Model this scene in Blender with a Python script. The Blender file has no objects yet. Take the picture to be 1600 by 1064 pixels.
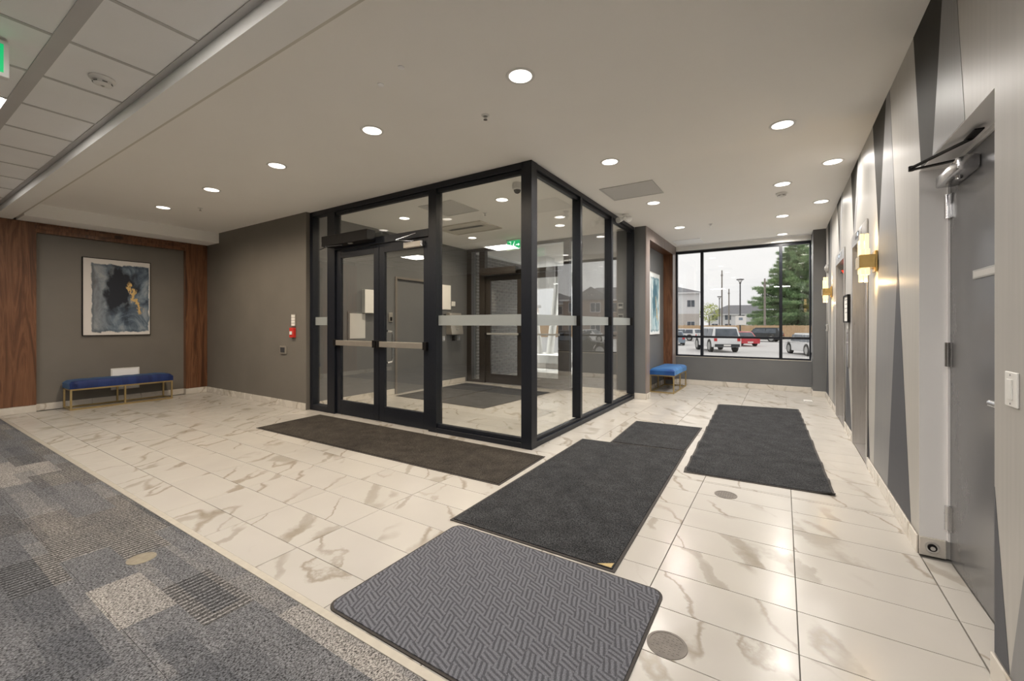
import bpy, bmesh, math, random
from mathutils import Vector, Matrix
random.seed(7)
S = bpy.context.scene
COL = S.collection
PI = math.pi
R = math.radians

# ------------------------------------------------------------------ camera
cam = bpy.data.cameras.new('camera'); camo = bpy.data.objects.new('camera', cam); COL.objects.link(camo)
cam.sensor_fit = 'HORIZONTAL'; cam.sensor_width = 36.0
cam.lens = 36.0 * 663.0 / 1600.0
cam.shift_x = 0.0
cam.shift_y = -25.5 / 1600.0
cam.clip_start = 0.05; cam.clip_end = 500
camo.location = (0, 0, 1.29)
camo.rotation_euler = (R(90), 0, R(32.51))
S.camera = camo
# ------------------------------------------------------------------ exposure
S.view_settings.view_transform = 'Standard'
S.view_settings.look = 'None'
S.view_settings.gamma = 1.0
S.view_settings.use_curve_mapping = False
S.view_settings.exposure = 0.42
# ------------------------------------------------------------------ sky (bright overcast) and a weak veiled sun
w = bpy.data.worlds.new('overcast_sky'); S.world = w; w.use_nodes = True
nt = w.node_tree; nt.nodes.clear()
wo = nt.nodes.new('ShaderNodeOutputWorld'); bg = nt.nodes.new('ShaderNodeBackground')
tc = nt.nodes.new('ShaderNodeTexCoord'); nz = nt.nodes.new('ShaderNodeTexNoise'); cr = nt.nodes.new('ShaderNodeValToRGB')
mp = nt.nodes.new('ShaderNodeMapping'); mp.inputs['Scale'].default_value = (1, 1, 3)
nz.inputs['Scale'].default_value = 2.2; nz.inputs['Detail'].default_value = 6
cr.color_ramp.elements[0].position = .3; cr.color_ramp.elements[0].color = (.78, .76, .76, 1)
cr.color_ramp.elements[1].position = .65; cr.color_ramp.elements[1].color = (.93, .90, .89, 1)
nt.links.new(tc.outputs['Generated'], mp.inputs[0]); nt.links.new(mp.outputs[0], nz.inputs['Vector'])
nt.links.new(nz.outputs[0], cr.inputs[0]); nt.links.new(cr.outputs[0], bg.inputs[0]); nt.links.new(bg.outputs[0], wo.inputs[0])
bg.inputs[1].default_value = .97
sun = bpy.data.lights.new('sun', 'SUN'); sun.energy = 0.5; sun.angle = R(25); sun.color = (1, .96, .9)
suno = bpy.data.objects.new('sun', sun); COL.objects.link(suno); suno.rotation_euler = (R(40), 0, R(150))
LENS = 3.2            # radiance of the downlight lenses
SPOT = 74.0           # watts of each downlight
PANEL = 22.0           # radiance of the square ceiling panels

# ================================================================== materials
MATS = {}
def node(nt, t, **kw):
    n = nt.nodes.new(t)
    for k, v in kw.items():
        if k in n.inputs: n.inputs[k].default_value = v
        else: setattr(n, k, v)
    return n
def base(name, col=(.8, .8, .8), rough=.5, metal=0., spec=.5, emit=None, es=0.):
    m = bpy.data.materials.new(name); m.use_nodes = True
    b = m.node_tree.nodes['Principled BSDF']
    b.inputs['Base Color'].default_value = (*col, 1); b.inputs['Roughness'].default_value = rough
    b.inputs['Metallic'].default_value = metal; b.inputs['Specular IOR Level'].default_value = spec
    if emit: b.inputs['Emission Color'].default_value = (*emit, 1); b.inputs['Emission Strength'].default_value = es
    MATS[name] = m
    return m, m.node_tree, b
def coords(nt, kind='Object', scale=(1, 1, 1), rot=(0, 0, 0), rnd=0):
    t = node(nt, 'ShaderNodeTexCoord'); m = node(nt, 'ShaderNodeMapping')
    m.inputs['Scale'].default_value = scale; m.inputs['Rotation'].default_value = rot
    nt.links.new(t.outputs[kind], m.inputs[0])
    if rnd:
        oi = node(nt, 'ShaderNodeObjectInfo'); mu = node(nt, 'ShaderNodeMath', operation='MULTIPLY'); mu.inputs[1].default_value = rnd
        cx = node(nt, 'ShaderNodeCombineXYZ')
        nt.links.new(oi.outputs['Random'], mu.inputs[0])
        for i in range(3): nt.links.new(mu.outputs[0], cx.inputs[i])
        nt.links.new(cx.outputs[0], m.inputs['Location'])
    return m.outputs[0]
def noise(nt, vec, scale=5, detail=4, rough=.5, dist=0):
    n = node(nt, 'ShaderNodeTexNoise'); n.inputs['Scale'].default_value = scale; n.inputs['Detail'].default_value = detail
    n.inputs['Roughness'].default_value = rough; n.inputs['Distortion'].default_value = dist
    nt.links.new(vec, n.inputs['Vector']); return n.outputs[0]
def ramp(nt, fac, stops):
    r = node(nt, 'ShaderNodeValToRGB'); el = r.color_ramp.elements
    while len(el) < len(stops): el.new(.5)
    for e, (p, c) in zip(el, stops):
        e.position = p; e.color = (*c, 1) if len(c) == 3 else c
    nt.links.new(fac, r.inputs[0]); return r.outputs[0]
def mix(nt, fac, a, b, mode='MIX'):
    n = node(nt, 'ShaderNodeMix', data_type='RGBA', blend_type=mode)
    for s, v in ((0, fac), (6, a), (7, b)):
        if hasattr(v, 'links'): nt.links.new(v, n.inputs[s])
        elif s == 0: n.inputs[0].default_value = v
        else: n.inputs[s].default_value = (*v, 1)
    return n.outputs[2]
def math_(nt, op, a, b=0., c=None):
    n = node(nt, 'ShaderNodeMath', operation=op)
    for i, v in enumerate((a, b) if c is None else (a, b, c)):
        if hasattr(v, 'links'): nt.links.new(v, n.inputs[i])
        else: n.inputs[i].default_value = v
    return n.outputs[0]
def bump(nt, b, h, strength=.2, dist=.01):
    n = node(nt, 'ShaderNodeBump'); n.inputs['Strength'].default_value = strength; n.inputs['Distance'].default_value = dist
    nt.links.new(h, n.inputs['Height']); nt.links.new(n.outputs[0], b.inputs['Normal'])
def mottled(name, c1, c2, scale=3, rough=.6, bs=.08, bscale=120, **kw):
    m, nt, b = base(name, c1, rough, **kw)
    v = coords(nt)
    nt.links.new(ramp(nt, noise(nt, v, scale, 5), [(.3, c1), (.7, c2)]), b.inputs['Base Color'])
    if bs: bump(nt, b, noise(nt, v, bscale, 2), bs, .002)
    return m

mottled('wall_paint', (.152, .138, .118), (.172, .157, .135), 2, .55, .06)
mottled('wall_paint_cool', (.125, .128, .13), (.14, .143, .145), 2, .5, .06)
mottled('drywall', (.90, .88, .84), (.92, .90, .86), 1.5, .9, .05, 60)
mottled('soffit_white', (.91, .90, .87), (.93, .92, .89), 1.5, .85, .03, 60)
mottled('jamb_paint', (.80, .79, .785), (.82, .81, .805), 2, .45, .03)
mottled('black_aluminium', (.008, .010, .015), (.011, .013, .019), 30, .38, .02, 300, spec=.35)
mottled('bronze_aluminium', (.022, .017, .013), (.03, .023, .018), 30, .35, .02, 300, spec=.6)
mottled('black_plastic', (.006, .005, .005), (.009, .008, .008), 20, .55, .02, 300, spec=.2)
mottled('white_plastic', (.75, .74, .71), (.78, .77, .74), 10, .4, 0)
mottled('grey_plastic', (.35, .35, .34), (.4, .4, .39), 10, .45, 0)
mottled('red_plastic', (.6, .03, .02), (.65, .04, .03), 10, .35, 0)
mottled('green_sign', (.0, .30, .10), (.0, .34, .12), 10, .35, 0)
mottled('paper', (.82, .80, .76), (.86, .84, .80), 10, .7, 0)
mottled('brass', (.62, .42, .15), (.72, .50, .20), 8, .26, .02, 200, metal=1.)
mottled('bench_gold', (.45, .34, .16), (.52, .40, .20), 8, .38, .02, 200, metal=.85)
mottled('chrome', (.62, .62, .63), (.7, .7, .71), 8, .18, 0, metal=1.)
mottled('satin_metal', (.5, .46, .40), (.56, .52, .46), 8, .35, 0, metal=.7)
mottled('door_paint', (.115, .115, .12), (.13, .13, .135), 3, .24, .05, 40, spec=.7)
mottled('door_paint_tan', (.17, .15, .13), (.19, .17, .15), 3, .4, .05, 40)
mottled('asphalt', (.58, .565, .555), (.66, .645, .63), .6, .9, .1, 30)
mottled('concrete', (.70, .69, .67), (.78, .77, .75), 2, .85, .1, 50)
mottled('house_white', (.72, .72, .73), (.78, .78, .79), 1, .8, 0)
mottled('house_stone', (.50, .46, .43), (.62, .58, .54), 9, .9, 0)
mottled('house_brick', (.30, .24, .22), (.38, .31, .28), 9, .9, 0)
mottled('roof_shingle', (.20, .20, .215), (.27, .27, .285), 4, .9, 0)
mottled('house_window', (.06, .08, .10), (.12, .14, .17), 2, .15, 0)
mottled('fence_wood', (.52, .35, .20), (.62, .44, .27), 3, .8, 0)
mottled('bark', (.10, .075, .06), (.15, .115, .09), 10, .9, 0)
mottled('needles', (.22, .38, .20), (.56, .70, .40), .7, .8, 0)
mottled('yellow_leaf', (.45, .50, .12), (.55, .6, .2), 3, .8, 0)
mottled('car_white', (.78, .78, .78), (.8, .8, .8), 1, .2, 0)
mottled('car_red', (.55, .04, .06), (.58, .05, .07), 1, .25, 0)
mottled('car_black', (.03, .035, .04), (.04, .045, .05), 1, .2, 0)
mottled('car_blue', (.22, .28, .34), (.24, .30, .36), 1, .25, 0)
mottled('tyre', (.02, .02, .02), (.035, .035, .035), 10, .8, 0)
mottled('tail_lamp', (.5, .02, .02), (.6, .03, .03), 5, .3, 0)
mottled('lamp_pole', (.03, .03, .035), (.05, .05, .055), 5, .5, 0)
mottled('timber_pole', (.25, .22, .2), (.33, .3, .27), 5, .9, 0)
mottled('grout', (.20, .19, .17), (.25, .235, .21), 20, .9, 0)
mottled('brick_mortar', (.75, .75, .74), (.82, .82, .81), 20, .95, 0)
mottled('brick_grey', (.20, .19, .185), (.29, .275, .265), 25, .9, .2, 100)
mottled('acoustic_tile', (.88, .88, .875), (.91, .91, .905), 3, .95, .25, 260)
mottled('tee_metal', (.50, .49, .48), (.54, .53, .52), 3, .5, 0)
mottled('hatch_grey', (.56, .55, .53), (.60, .59, .57), 1, .6, 0)
mottled('hatch_tan', (.60, .57, .50), (.64, .61, .54), 1, .6, 0)
mottled('slot_dark', (.10, .10, .09), (.13, .13, .12), 1, .7, 0)
mottled('diffuser_white', (.9, .9, .9), (.93, .93, .93), 1, .5, 0)
mottled('rubber', (.022, .018, .016), (.035, .028, .024), 60, .7, .1, 200)
mottled('drain_metal', (.13, .115, .10), (.18, .16, .14), 20, .55, .1, 200, metal=.3)
mottled('aluminium_strip', (.40, .37, .32), (.46, .43, .37), 20, .45, .05, 200, metal=.2)

def emitter(name, col, strength):
    m, nt, b = base(name, tuple(.5 * q for q in col), .5, emit=col, es=strength); return m
emitter('downlight_lens', (1., .90, .78), LENS)
emitter('downlight_lens_cool', (1., .93, .85), LENS)
emitter('panel_lens', (1., .95, .9), PANEL)
emitter('sconce_glass', (1., .74, .36), 1.15)
emitter('indicator_glow', (.75, .88, 1.), 1.2)
emitter('red_glow', (1., .05, .02), 1.2)
emitter('sign_green', (.0, .42, .13), .8)
emitter('sign_white', (.85, 1., .88), 1.0)

# glass: same Schlick reflectance seen from both faces of a pane
def glass(name, tint, refl=1.):
    m = bpy.data.materials.new(name); m.use_nodes = True; nt = m.node_tree; nt.nodes.clear()
    o = node(nt, 'ShaderNodeOutputMaterial'); g = node(nt, 'ShaderNodeNewGeometry')
    d = node(nt, 'ShaderNodeVectorMath', operation='DOT_PRODUCT')
    nt.links.new(g.outputs['Normal'], d.inputs[0]); nt.links.new(g.outputs['Incoming'], d.inputs[1])
    c = math_(nt, 'ABSOLUTE', d.outputs['Value']); c = math_(nt, 'SUBTRACT', 1., c); c = math_(nt, 'POWER', c, 5.)
    f = math_(nt, 'MULTIPLY_ADD', c, .96 * refl, .04 * refl)
    t = node(nt, 'ShaderNodeBsdfTransparent'); t.inputs[0].default_value = (*tint, 1)
    s = node(nt, 'ShaderNodeBsdfGlossy'); s.inputs['Roughness'].default_value = 0.0; s.inputs[0].default_value = (1, 1, 1, 1)
    x = node(nt, 'ShaderNodeMixShader'); nt.links.new(f, x.inputs[0]); nt.links.new(t.outputs[0], x.inputs[1]); nt.links.new(s.outputs[0], x.inputs[2])
    nt.links.new(x.outputs[0], o.inputs[0]); MATS[name] = m
glass('glass', (.965, .975, .97), 1.7)   # insulating double panes
m, nt, b = base('frosted_film', (.36, .385, .38), .6); MATS['frosted_film'] = m
t = node(nt, 'ShaderNodeBsdfTransparent'); x = node(nt, 'ShaderNodeMixShader'); x.inputs[0].default_value = .72
nt.links.new(t.outputs[0], x.inputs[1]); nt.links.new(b.outputs[0], x.inputs[2]); nt.links.new(x.outputs[0], nt.nodes['Material Output'].inputs[0])

# marble-look porcelain
def marble(name, rnd=40, c0=(.455, .430, .392), rough=.21, dens=1.):
    m, nt, b = base(name, c0, rough, spec=.36)
    v = coords(nt, 'Object', (1, 1, 1), (0, 0, R(57)), rnd)
    wn = node(nt, 'ShaderNodeTexNoise'); wn.inputs['Scale'].default_value = 2.6; wn.inputs['Detail'].default_value = 6; wn.inputs['Roughness'].default_value = .6; nt.links.new(v, wn.inputs['Vector'])
    vm = node(nt, 'ShaderNodeVectorMath', operation='MULTIPLY_ADD'); nt.links.new(wn.outputs['Color'], vm.inputs[0]); vm.inputs[1].default_value = (.26, .26, .26); nt.links.new(v, vm.inputs[2])
    st = node(nt, 'ShaderNodeMapping'); st.inputs['Scale'].default_value = (.42, 1.5, 1); nt.links.new(vm.outputs[0], st.inputs[0])
    n1 = noise(nt, st.outputs[0], 1.15, 2, .4)
    a = math_(nt, 'ABSOLUTE', math_(nt, 'SUBTRACT', n1, .5))
    thin = ramp(nt, a, [(0, (.62,) * 3), (.0035, (.5,) * 3), (.010, (0,) * 3)])
    n2 = noise(nt, st.outputs[0], .9, 1, .5); a2 = math_(nt, 'ABSOLUTE', math_(nt, 'SUBTRACT', n2, .45))
    wide = ramp(nt, a2, [(0, (.50,) * 3), (.016, (.40,) * 3), (.022, (0,) * 3)])
    gate = ramp(nt, noise(nt, v, 1.7, 3), [(.50, (0, 0, 0)), (.56, (1, 1, 1))])
    wide = mix(nt, 1., wide, gate, 'MULTIPLY')
    gate2 = ramp(nt, noise(nt, v, 1.5, 2), [(.36, (0, 0, 0)), (.50, (1, 1, 1))])
    thin = mix(nt, 1., thin, gate2, 'MULTIPLY')
    cloud = ramp(nt, noise(nt, v, 1.6, 5), [(.3, c0), (.75, tuple(q * 1.08 for q in c0))])
    c = mix(nt, wide, cloud, tuple(q * k for q, k in zip(c0, (.52, .48, .40)))); c = mix(nt, thin, c, tuple(q * k for q, k in zip(c0, (.45, .38, .28))))
    nt.links.new(c, b.inputs['Base Color'])
    rr = ramp(nt, noise(nt, v, 6, 3), [(.3, (rough * .8,) * 3), (.7, (rough * 1.3,) * 3)]); nt.links.new(rr, b.inputs['Roughness'])
marble('marble_tile')
marble('marble_base', 20, (.60, .56, .50), .25)
marble('marble_base_joined', 0, (.60, .56, .50), .25)
marble('marble_joined', 0)

# walnut
m, nt, b = base('walnut', (.15, .06, .03), .32)
v = coords(nt, 'Object', (1.5, 1.5, .11), (0, 0, 0), 9)
n1 = noise(nt, v, 4, 6, .55, 1.6); n2 = noise(nt, coords(nt, 'Object', (30, 30, 1.2)), 3, 5)
c = ramp(nt, n1, [(.28, (.045, .018, .010)), (.42, (.13, .054, .025)), (.5, (.22, .10, .048)), (.57, (.125, .050, .023)), (.72, (.24, .12, .06))])
c = mix(nt, .35, c, ramp(nt, n2, [(.35, (.4, .4, .4)), (.65, (1, 1, 1))]), 'MULTIPLY')
nt.links.new(c, b.inputs['Base Color']); bump(nt, b, n2, .08, .002)
# greyish wood of the second niche
m, nt, b = base('grey_walnut', (.2, .16, .14), .3)
v = coords(nt, 'Object', (2, 2, .2)); n1 = noise(nt, v, 5, 6, .55, 1.)
nt.links.new(ramp(nt, n1, [(.3, (.17, .13, .115)), (.5, (.25, .205, .185)), (.7, (.19, .15, .135))]), b.inputs['Base Color'])

# brushed stainless
m, nt, b = base('stainless', (.6, .58, .56), .3, 1.)
v = coords(nt, 'Object', (60, 60, 1.2)); n1 = noise(nt, v, 4, 3)
nt.links.new(ramp(nt, n1, [(.3, (.58, .56, .54)), (.7, (.66, .64, .62))]), b.inputs['Base Color'])
nt.links.new(ramp(nt, n1, [(.3, (.27,) * 3), (.7, (.33,) * 3)]), b.inputs['Roughness'])

# painted facets: brushed vertical sheen
def facet(name, c, rough):
    m, nt, b = base(name, c, rough, spec=.1 if c[0] < .2 else .2)
    v = coords(nt, 'Object', (14, 14, .5)); n1 = noise(nt, v, 3, 4)
    nt.links.new(ramp(nt, n1, [(.25, tuple(q * .95 for q in c)), (.75, tuple(min(q * 1.05, 1) for q in c))]), b.inputs['Base Color'])
    bump(nt, b, n1, .05, .002)
facet('facet_light', (.42, .405, .38), .42)
facet('facet_mid', (.22, .22, .222), .42)
facet('facet_dark', (.032, .030, .026), .6)
facet('facet_slate', (.095, .098, .108), .55)

# entrance mat pile
def pile(name, c1, c2, sc=130):
    m, nt, b = base(name, c1, .95, spec=.2)
    v = coords(nt); n1 = noise(nt, v, sc, 2, .8); n2 = noise(nt, v, 7, 4)
    c = ramp(nt, n1, [(.40, c1), (.66, c2)])
    c = mix(nt, 1., c, ramp(nt, n2, [(.3, (.7, .7, .7)), (.7, (1.2, 1.2, 1.2))]), 'MULTIPLY')
    nt.links.new(c, b.inputs['Base Color']); bump(nt, b, n1, .9, .004)
pile('mat_pile', (.008, .0085, .0095), (.075, .077, .082))
pile('mat_pile_brown', (.016, .013, .010), (.080, .069, .058))
# woven pattern mat: strokes in blocks that turn by 90 degrees
m, nt, b = base('mat_weave', (.1, .1, .11), .9, spec=.2)
t = node(nt, 'ShaderNodeTexCoord'); sp = node(nt, 'ShaderNodeSeparateXYZ'); nt.links.new(t.outputs['Object'], sp.inputs[0])
P = .068
wob = noise(nt, t.outputs['Object'], 25, 2)
X = math_(nt, 'MULTIPLY_ADD', wob, .006, sp.outputs[0]); Y = math_(nt, 'MULTIPLY_ADD', wob, .006, sp.outputs[1])
rowi = math_(nt, 'FLOOR', math_(nt, 'DIVIDE', Y, P)); coli = math_(nt, 'FLOOR', math_(nt, 'DIVIDE', X, P))
chk = math_(nt, 'ABSOLUTE', math_(nt, 'MODULO', math_(nt, 'ADD', rowi, coli), 2.))
sx = math_(nt, 'SINE', math_(nt, 'MULTIPLY', math_(nt, 'ADD', X, math_(nt, 'MULTIPLY', Y, .35)), 2 * PI * 3 / P))
sy = math_(nt, 'SINE', math_(nt, 'MULTIPLY', math_(nt, 'ADD', Y, math_(nt, 'MULTIPLY', X, .35)), 2 * PI * 3 / P))
mm = node(nt, 'ShaderNodeMix', data_type='FLOAT'); nt.links.new(chk, mm.inputs[0]); nt.links.new(sx, mm.inputs[2]); nt.links.new(sy, mm.inputs[3])
hh = math_(nt, 'MULTIPLY_ADD', mm.outputs[0], .5, .5)
c = ramp(nt, hh, [(.15, (.075, .077, .088)), (.7, (.155, .158, .178))])
c = mix(nt, 1., c, ramp(nt, noise(nt, t.outputs['Object'], 300, 1), [(.3, (.6,) * 3), (.7, (1.25,) * 3)]), 'MULTIPLY')
nt.links.new(c, b.inputs['Base Color']); bump(nt, b, hh, .6, .004)

# carpet tiles: blocks of several greys, ribbed in places
m, nt, b = base('carpet_tile', (.12, .12, .13), .95, spec=.15)
v = coords(nt, 'Object', (1, 1, 1))
br = node(nt, 'ShaderNodeTexBrick'); br.offset = .42; br.inputs['Scale'].default_value = 1.; br.inputs['Brick Width'].default_value = .47; br.inputs['Row Height'].default_value = .205
br.inputs['Mortar Size'].default_value = 0.0; br.inputs['Color1'].default_value = (0, 0, 0, 1); br.inputs['Color2'].default_value = (1, 1, 1, 1)
nt.links.new(v, br.inputs['Vector'])
br2 = node(nt, 'ShaderNodeTexBrick'); br2.offset = .3; br2.inputs['Scale'].default_value = 1.; br2.inputs['Brick Width'].default_value = .93; br2.inputs['Row Height'].default_value = .11
br2.inputs['Mortar Size'].default_value = 0.0; br2.inputs['Color1'].default_value = (0, 0, 0, 1); br2.inputs['Color2'].default_value = (1, 1, 1, 1)
nt.links.new(v, br2.inputs['Vector'])
fa = mix(nt, .42, br.outputs[0], br2.outputs[0])
fa = mix(nt, .3, fa, noise(nt, v, 3.2, 4))
colr = ramp(nt, fa, [(.15, (.075, .078, .086)), (.5, (.135, .135, .140)), (.85, (.27, .252, .232))])
sp = node(nt, 'ShaderNodeSeparateXYZ'); nt.links.new(v, sp.inputs[0])
rib = math_(nt, 'SINE', math_(nt, 'MULTIPLY_ADD', noise(nt, v, 20, 1), 2.5, math_(nt, 'MULTIPLY', sp.outputs[0], 2 * PI / .030)))
ribm = ramp(nt, rib, [(.1, (.38,) * 3), (.6, (1.12,) * 3)])
gate = ramp(nt, br.outputs[0], [(.50, (0, 0, 0)), (.54, (1, 1, 1)), (.88, (1, 1, 1)), (.92, (0, 0, 0))])
c = mix(nt, gate, colr, mix(nt, 1., colr, ribm, 'MULTIPLY'))
loop = noise(nt, coords(nt, 'Object', (190, 110, 100)), 1.0, 2, .7)
c = mix(nt, 1., c, ramp(nt, loop, [(.36, (.20,) * 3), (.64, (1.85,) * 3)]), 'MULTIPLY')
nt.links.new(c, b.inputs['Base Color']); bump(nt, b, loop, .9, .004)

# velvet
def velvet(name, c1, c2):
    m, nt, b = base(name, c1, .6, spec=.3)
    b.inputs['Sheen Weight'].default_value = .45; b.inputs['Sheen Tint'].default_value = (.35, .65, 1, 1); b.inputs['Sheen Roughness'].default_value = .35
    v = coords(nt, 'Object', (1, 9, 1)); n1 = noise(nt, v, 1.4, 3)
    nt.links.new(ramp(nt, n1, [(.35, c1), (.65, c2)]), b.inputs['Base Color'])
velvet('velvet_navy', (.006, .014, .075), (.012, .03, .13))
velvet('velvet_blue', (.010, .045, .19), (.04, .17, .42))

# watercolour canvases
def art(name, paper, washes, ink, goldpos):
    m, nt, b = base(name, paper, .7)
    v = coords(nt, 'Generated'); sp = node(nt, 'ShaderNodeSeparateXYZ'); nt.links.new(v, sp.inputs[0])
    A, B_ = sp.outputs[1], sp.outputs[2]
    n_edge = noise(nt, v, 7, 6, .6)
    dx = math_(nt, 'SUBTRACT', .485, math_(nt, 'ABSOLUTE', math_(nt, 'SUBTRACT', A, .55)))
    dz = math_(nt, 'SUBTRACT', .50, math_(nt, 'ABSOLUTE', math_(nt, 'SUBTRACT', B_, .49)))
    d = math_(nt, 'MINIMUM', dx, dz); d = math_(nt, 'SUBTRACT', d, math_(nt, 'MULTIPLY', n_edge, .09))
    wash = ramp(nt, noise(nt, v, 2.6, 7, .62, 1.2), washes)
    wash = mix(nt, ramp(nt, A, [(.05, (.55, .55, .55)), (.42, (0, 0, 0))]), wash, tuple(.5 * q for q in paper))
    edge = ramp(nt, d, [(.0, (0, 0, 0)), (.012, (1, 1, 1))])
    rim = ramp(nt, d, [(.0, (1, 1, 1)), (.022, (.55, .6, .65)), (.05, (1, 1, 1))])
    wash = mix(nt, 1., wash, rim, 'MULTIPLY')
    # dark pools to the right of centre
    px = math_(nt, 'MULTIPLY', math_(nt, 'SUBTRACT', A, .55), 1.5); pz = math_(nt, 'SUBTRACT', B_, .6)
    rr = math_(nt, 'SQRT', math_(nt, 'ADD', math_(nt, 'MULTIPLY', px, px), math_(nt, 'MULTIPLY', pz, pz)))
    pool = math_(nt, 'ADD', rr, math_(nt, 'MULTIPLY', math_(nt, 'SUBTRACT', noise(nt, v, 4.5, 5), .5), 1.1))
    c = mix(nt, ramp(nt, pool, [(.16, (1, 1, 1)), (.34, (0, 0, 0))]), wash, ink)
    gx = math_(nt, 'SUBTRACT', A, goldpos[0]); gz = math_(nt, 'SUBTRACT', B_, goldpos[1])
    diag = math_(nt, 'ABSOLUTE', math_(nt, 'ADD', math_(nt, 'ADD', gx, math_(nt, 'MULTIPLY', gz, .55)), math_(nt, 'MULTIPLY', math_(nt, 'SUBTRACT', noise(nt, v, 9, 6, .7), .5), .45)))
    lim = ramp(nt, math_(nt, 'ADD', math_(nt, 'ABSOLUTE', gx), math_(nt, 'ABSOLUTE', gz)), [(.26, (1, 1, 1)), (.33, (0, 0, 0))])
    g = mix(nt, 1., ramp(nt, diag, [(.03, (1, 1, 1)), (.042, (0, 0, 0))]), lim, 'MULTIPLY')
    c = mix(nt, g, c, (.62, .42, .16))
    c = mix(nt, edge, paper, c)
    nt.links.new(c, b.inputs['Base Color'])
art('art_navy', (.66, .63, .60), [(.30, (.012, .018, .032)), (.42, (.07, .10, .14)), (.52, (.18, .23, .28)), (.66, (.34, .37, .39))], (.010, .014, .024), (.76, .50))
art('art_pale', (.80, .84, .85), [(.30, (.10, .25, .32)), (.42, (.28, .46, .54)), (.52, (.5, .64, .68)), (.62, (.75, .82, .84))], (.06, .16, .22), (.70, .42))

# ================================================================== geometry helpers
class MB:
    def __init__(s): s.bm = bmesh.new()
    def box(s, x0, x1, y0, y1, z0, z1):
        v = [s.bm.verts.new(p) for p in ((x0, y0, z0), (x1, y0, z0), (x1, y1, z0), (x0, y1, z0), (x0, y0, z1), (x1, y0, z1), (x1, y1, z1), (x0, y1, z1))]
        for f in ((0, 3, 2, 1), (4, 5, 6, 7), (0, 1, 5, 4), (1, 2, 6, 5), (2, 3, 7, 6), (3, 0, 4, 7)): s.bm.faces.new([v[i] for i in f])
        return s
    def prism(s, pts, axis, a, b):
        """polygon (u,v) extruded along axis from a to b; x: (y,z), y: (x,z), z: (x,y)"""
        def P(u, v, t): return {'x': (t, u, v), 'y': (u, t, v), 'z': (u, v, t)}[axis]
        A = [s.bm.verts.new(P(u, v, a)) for u, v in pts]; B = [s.bm.verts.new(P(u, v, b)) for u, v in pts]
        n = len(pts); s.bm.faces.new(A[::-1]); s.bm.faces.new(B)
        for i in range(n): s.bm.faces.new((A[i], A[(i + 1) % n], B[(i + 1) % n], B[i]))
        return s
    def cyl(s, p0, p1, r0, r1=None, n=12):
        r1 = r0 if r1 is None else r1
        p0, p1 = Vector(p0), Vector(p1); d = (p1 - p0).normalized()
        u = d.orthogonal().normalized(); w_ = d.cross(u)
        A, B = [], []
        for i in range(n):
            a = 2 * PI * i / n; o = u * math.cos(a) + w_ * math.sin(a)
            A.append(s.bm.verts.new(p0 + o * r0)); B.append(s.bm.verts.new(p1 + o * r1))
        s.bm.faces.new(A[::-1]); s.bm.faces.new(B)
        for i in range(n): s.bm.faces.new((A[i], A[(i + 1) % n], B[(i + 1) % n], B[i]))
        return s
    def tube(s, pts, r, n=8):
        for a, b in zip(pts, pts[1:]): s.cyl(a, b, r, n=n)
        for p in pts[1:-1]: s.ball(p, r, 6, 4)
        return s
    def ball(s, c, r, nu=10, nv=6, sz=1.):
        m = Matrix.Translation(c) @ Matrix.Diagonal((r, r, r * sz, 1))
        bmesh.ops.create_uvsphere(s.bm, u_segments=nu, v_segments=nv, radius=1, matrix=m); return s
    def lathe(s, prof, c=(0, 0, 0), n=20, cap=True):
        """profile (r, z) about a vertical axis at c"""
        rings = []
        for r, z in prof:
            rings.append([s.bm.verts.new((c[0] + max(r, 1e-4) * math.cos(2 * PI * i / n), c[1] + max(r, 1e-4) * math.sin(2 * PI * i / n), c[2] + z)) for i in range(n)])
        for A, B in zip(rings, rings[1:]):
            for i in range(n): s.bm.faces.new((A[i], A[(i + 1) % n], B[(i + 1) % n], B[i]))
        if cap: s.bm.faces.new(rings[0][::-1]); s.bm.faces.new(rings[-1])
        else:
            for i in range(n): s.bm.faces.new((rings[-1][i], rings[-1][(i + 1) % n], rings[0][(i + 1) % n], rings[0][i]))
        return s
    def bar(s, p0, p1, w_, h_):
        """square bar between two points"""
        p0, p1 = Vector(p0), Vector(p1); d = (p1 - p0).normalized()
        up = Vector((0, 0, 1)) if abs(d.z) < .9 else Vector((0, 1, 0))
        u = d.cross(up).normalized() * w_ / 2; v = u.cross(d).normalized() * h_ / 2
        A = [s.bm.verts.new(p0 + q) for q in (-u - v, u - v, u + v, -u + v)]; B = [s.bm.verts.new(p1 + q) for q in (-u - v, u - v, u + v, -u + v)]
        s.bm.faces.new(A[::-1]); s.bm.faces.new(B)
        for i in range(4): s.bm.faces.new((A[i], A[(i + 1) % 4], B[(i + 1) % 4], B[i]))
        return s
    def build(s, name, mat, parent=None, origin=None, bevel=0, smooth=False, seg=1):
        bm = s.bm
        bmesh.ops.recalc_face_normals(bm, faces=bm.faces)
        if bevel:
            bmesh.ops.bevel(bm, geom=[e for e in bm.edges if e.calc_face_angle(0) > .5], offset=bevel, segments=seg, profile=.6, affect='EDGES')
        if origin is not None: bmesh.ops.translate(bm, verts=bm.verts, vec=-Vector(origin))
        me = bpy.data.meshes.new(name); bm.to_mesh(me); bm.free()
        if smooth:
            for p in me.polygons: p.use_smooth = True
            if hasattr(me, 'set_sharp_from_angle'): me.set_sharp_from_angle(angle=R(38))
        me.materials.append(MATS[mat])
        o = bpy.data.objects.new(name, me); COL.objects.link(o)
        if parent is not None: o.parent = parent
        if origin is not None: o.location = origin
        return o
def tag(o, label=None, cat=None, group=None, kind=None):
    if label: o['label'] = label
    if cat: o['category'] = cat
    if group: o['group'] = group
    if kind: o['kind'] = kind
    return o
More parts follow.
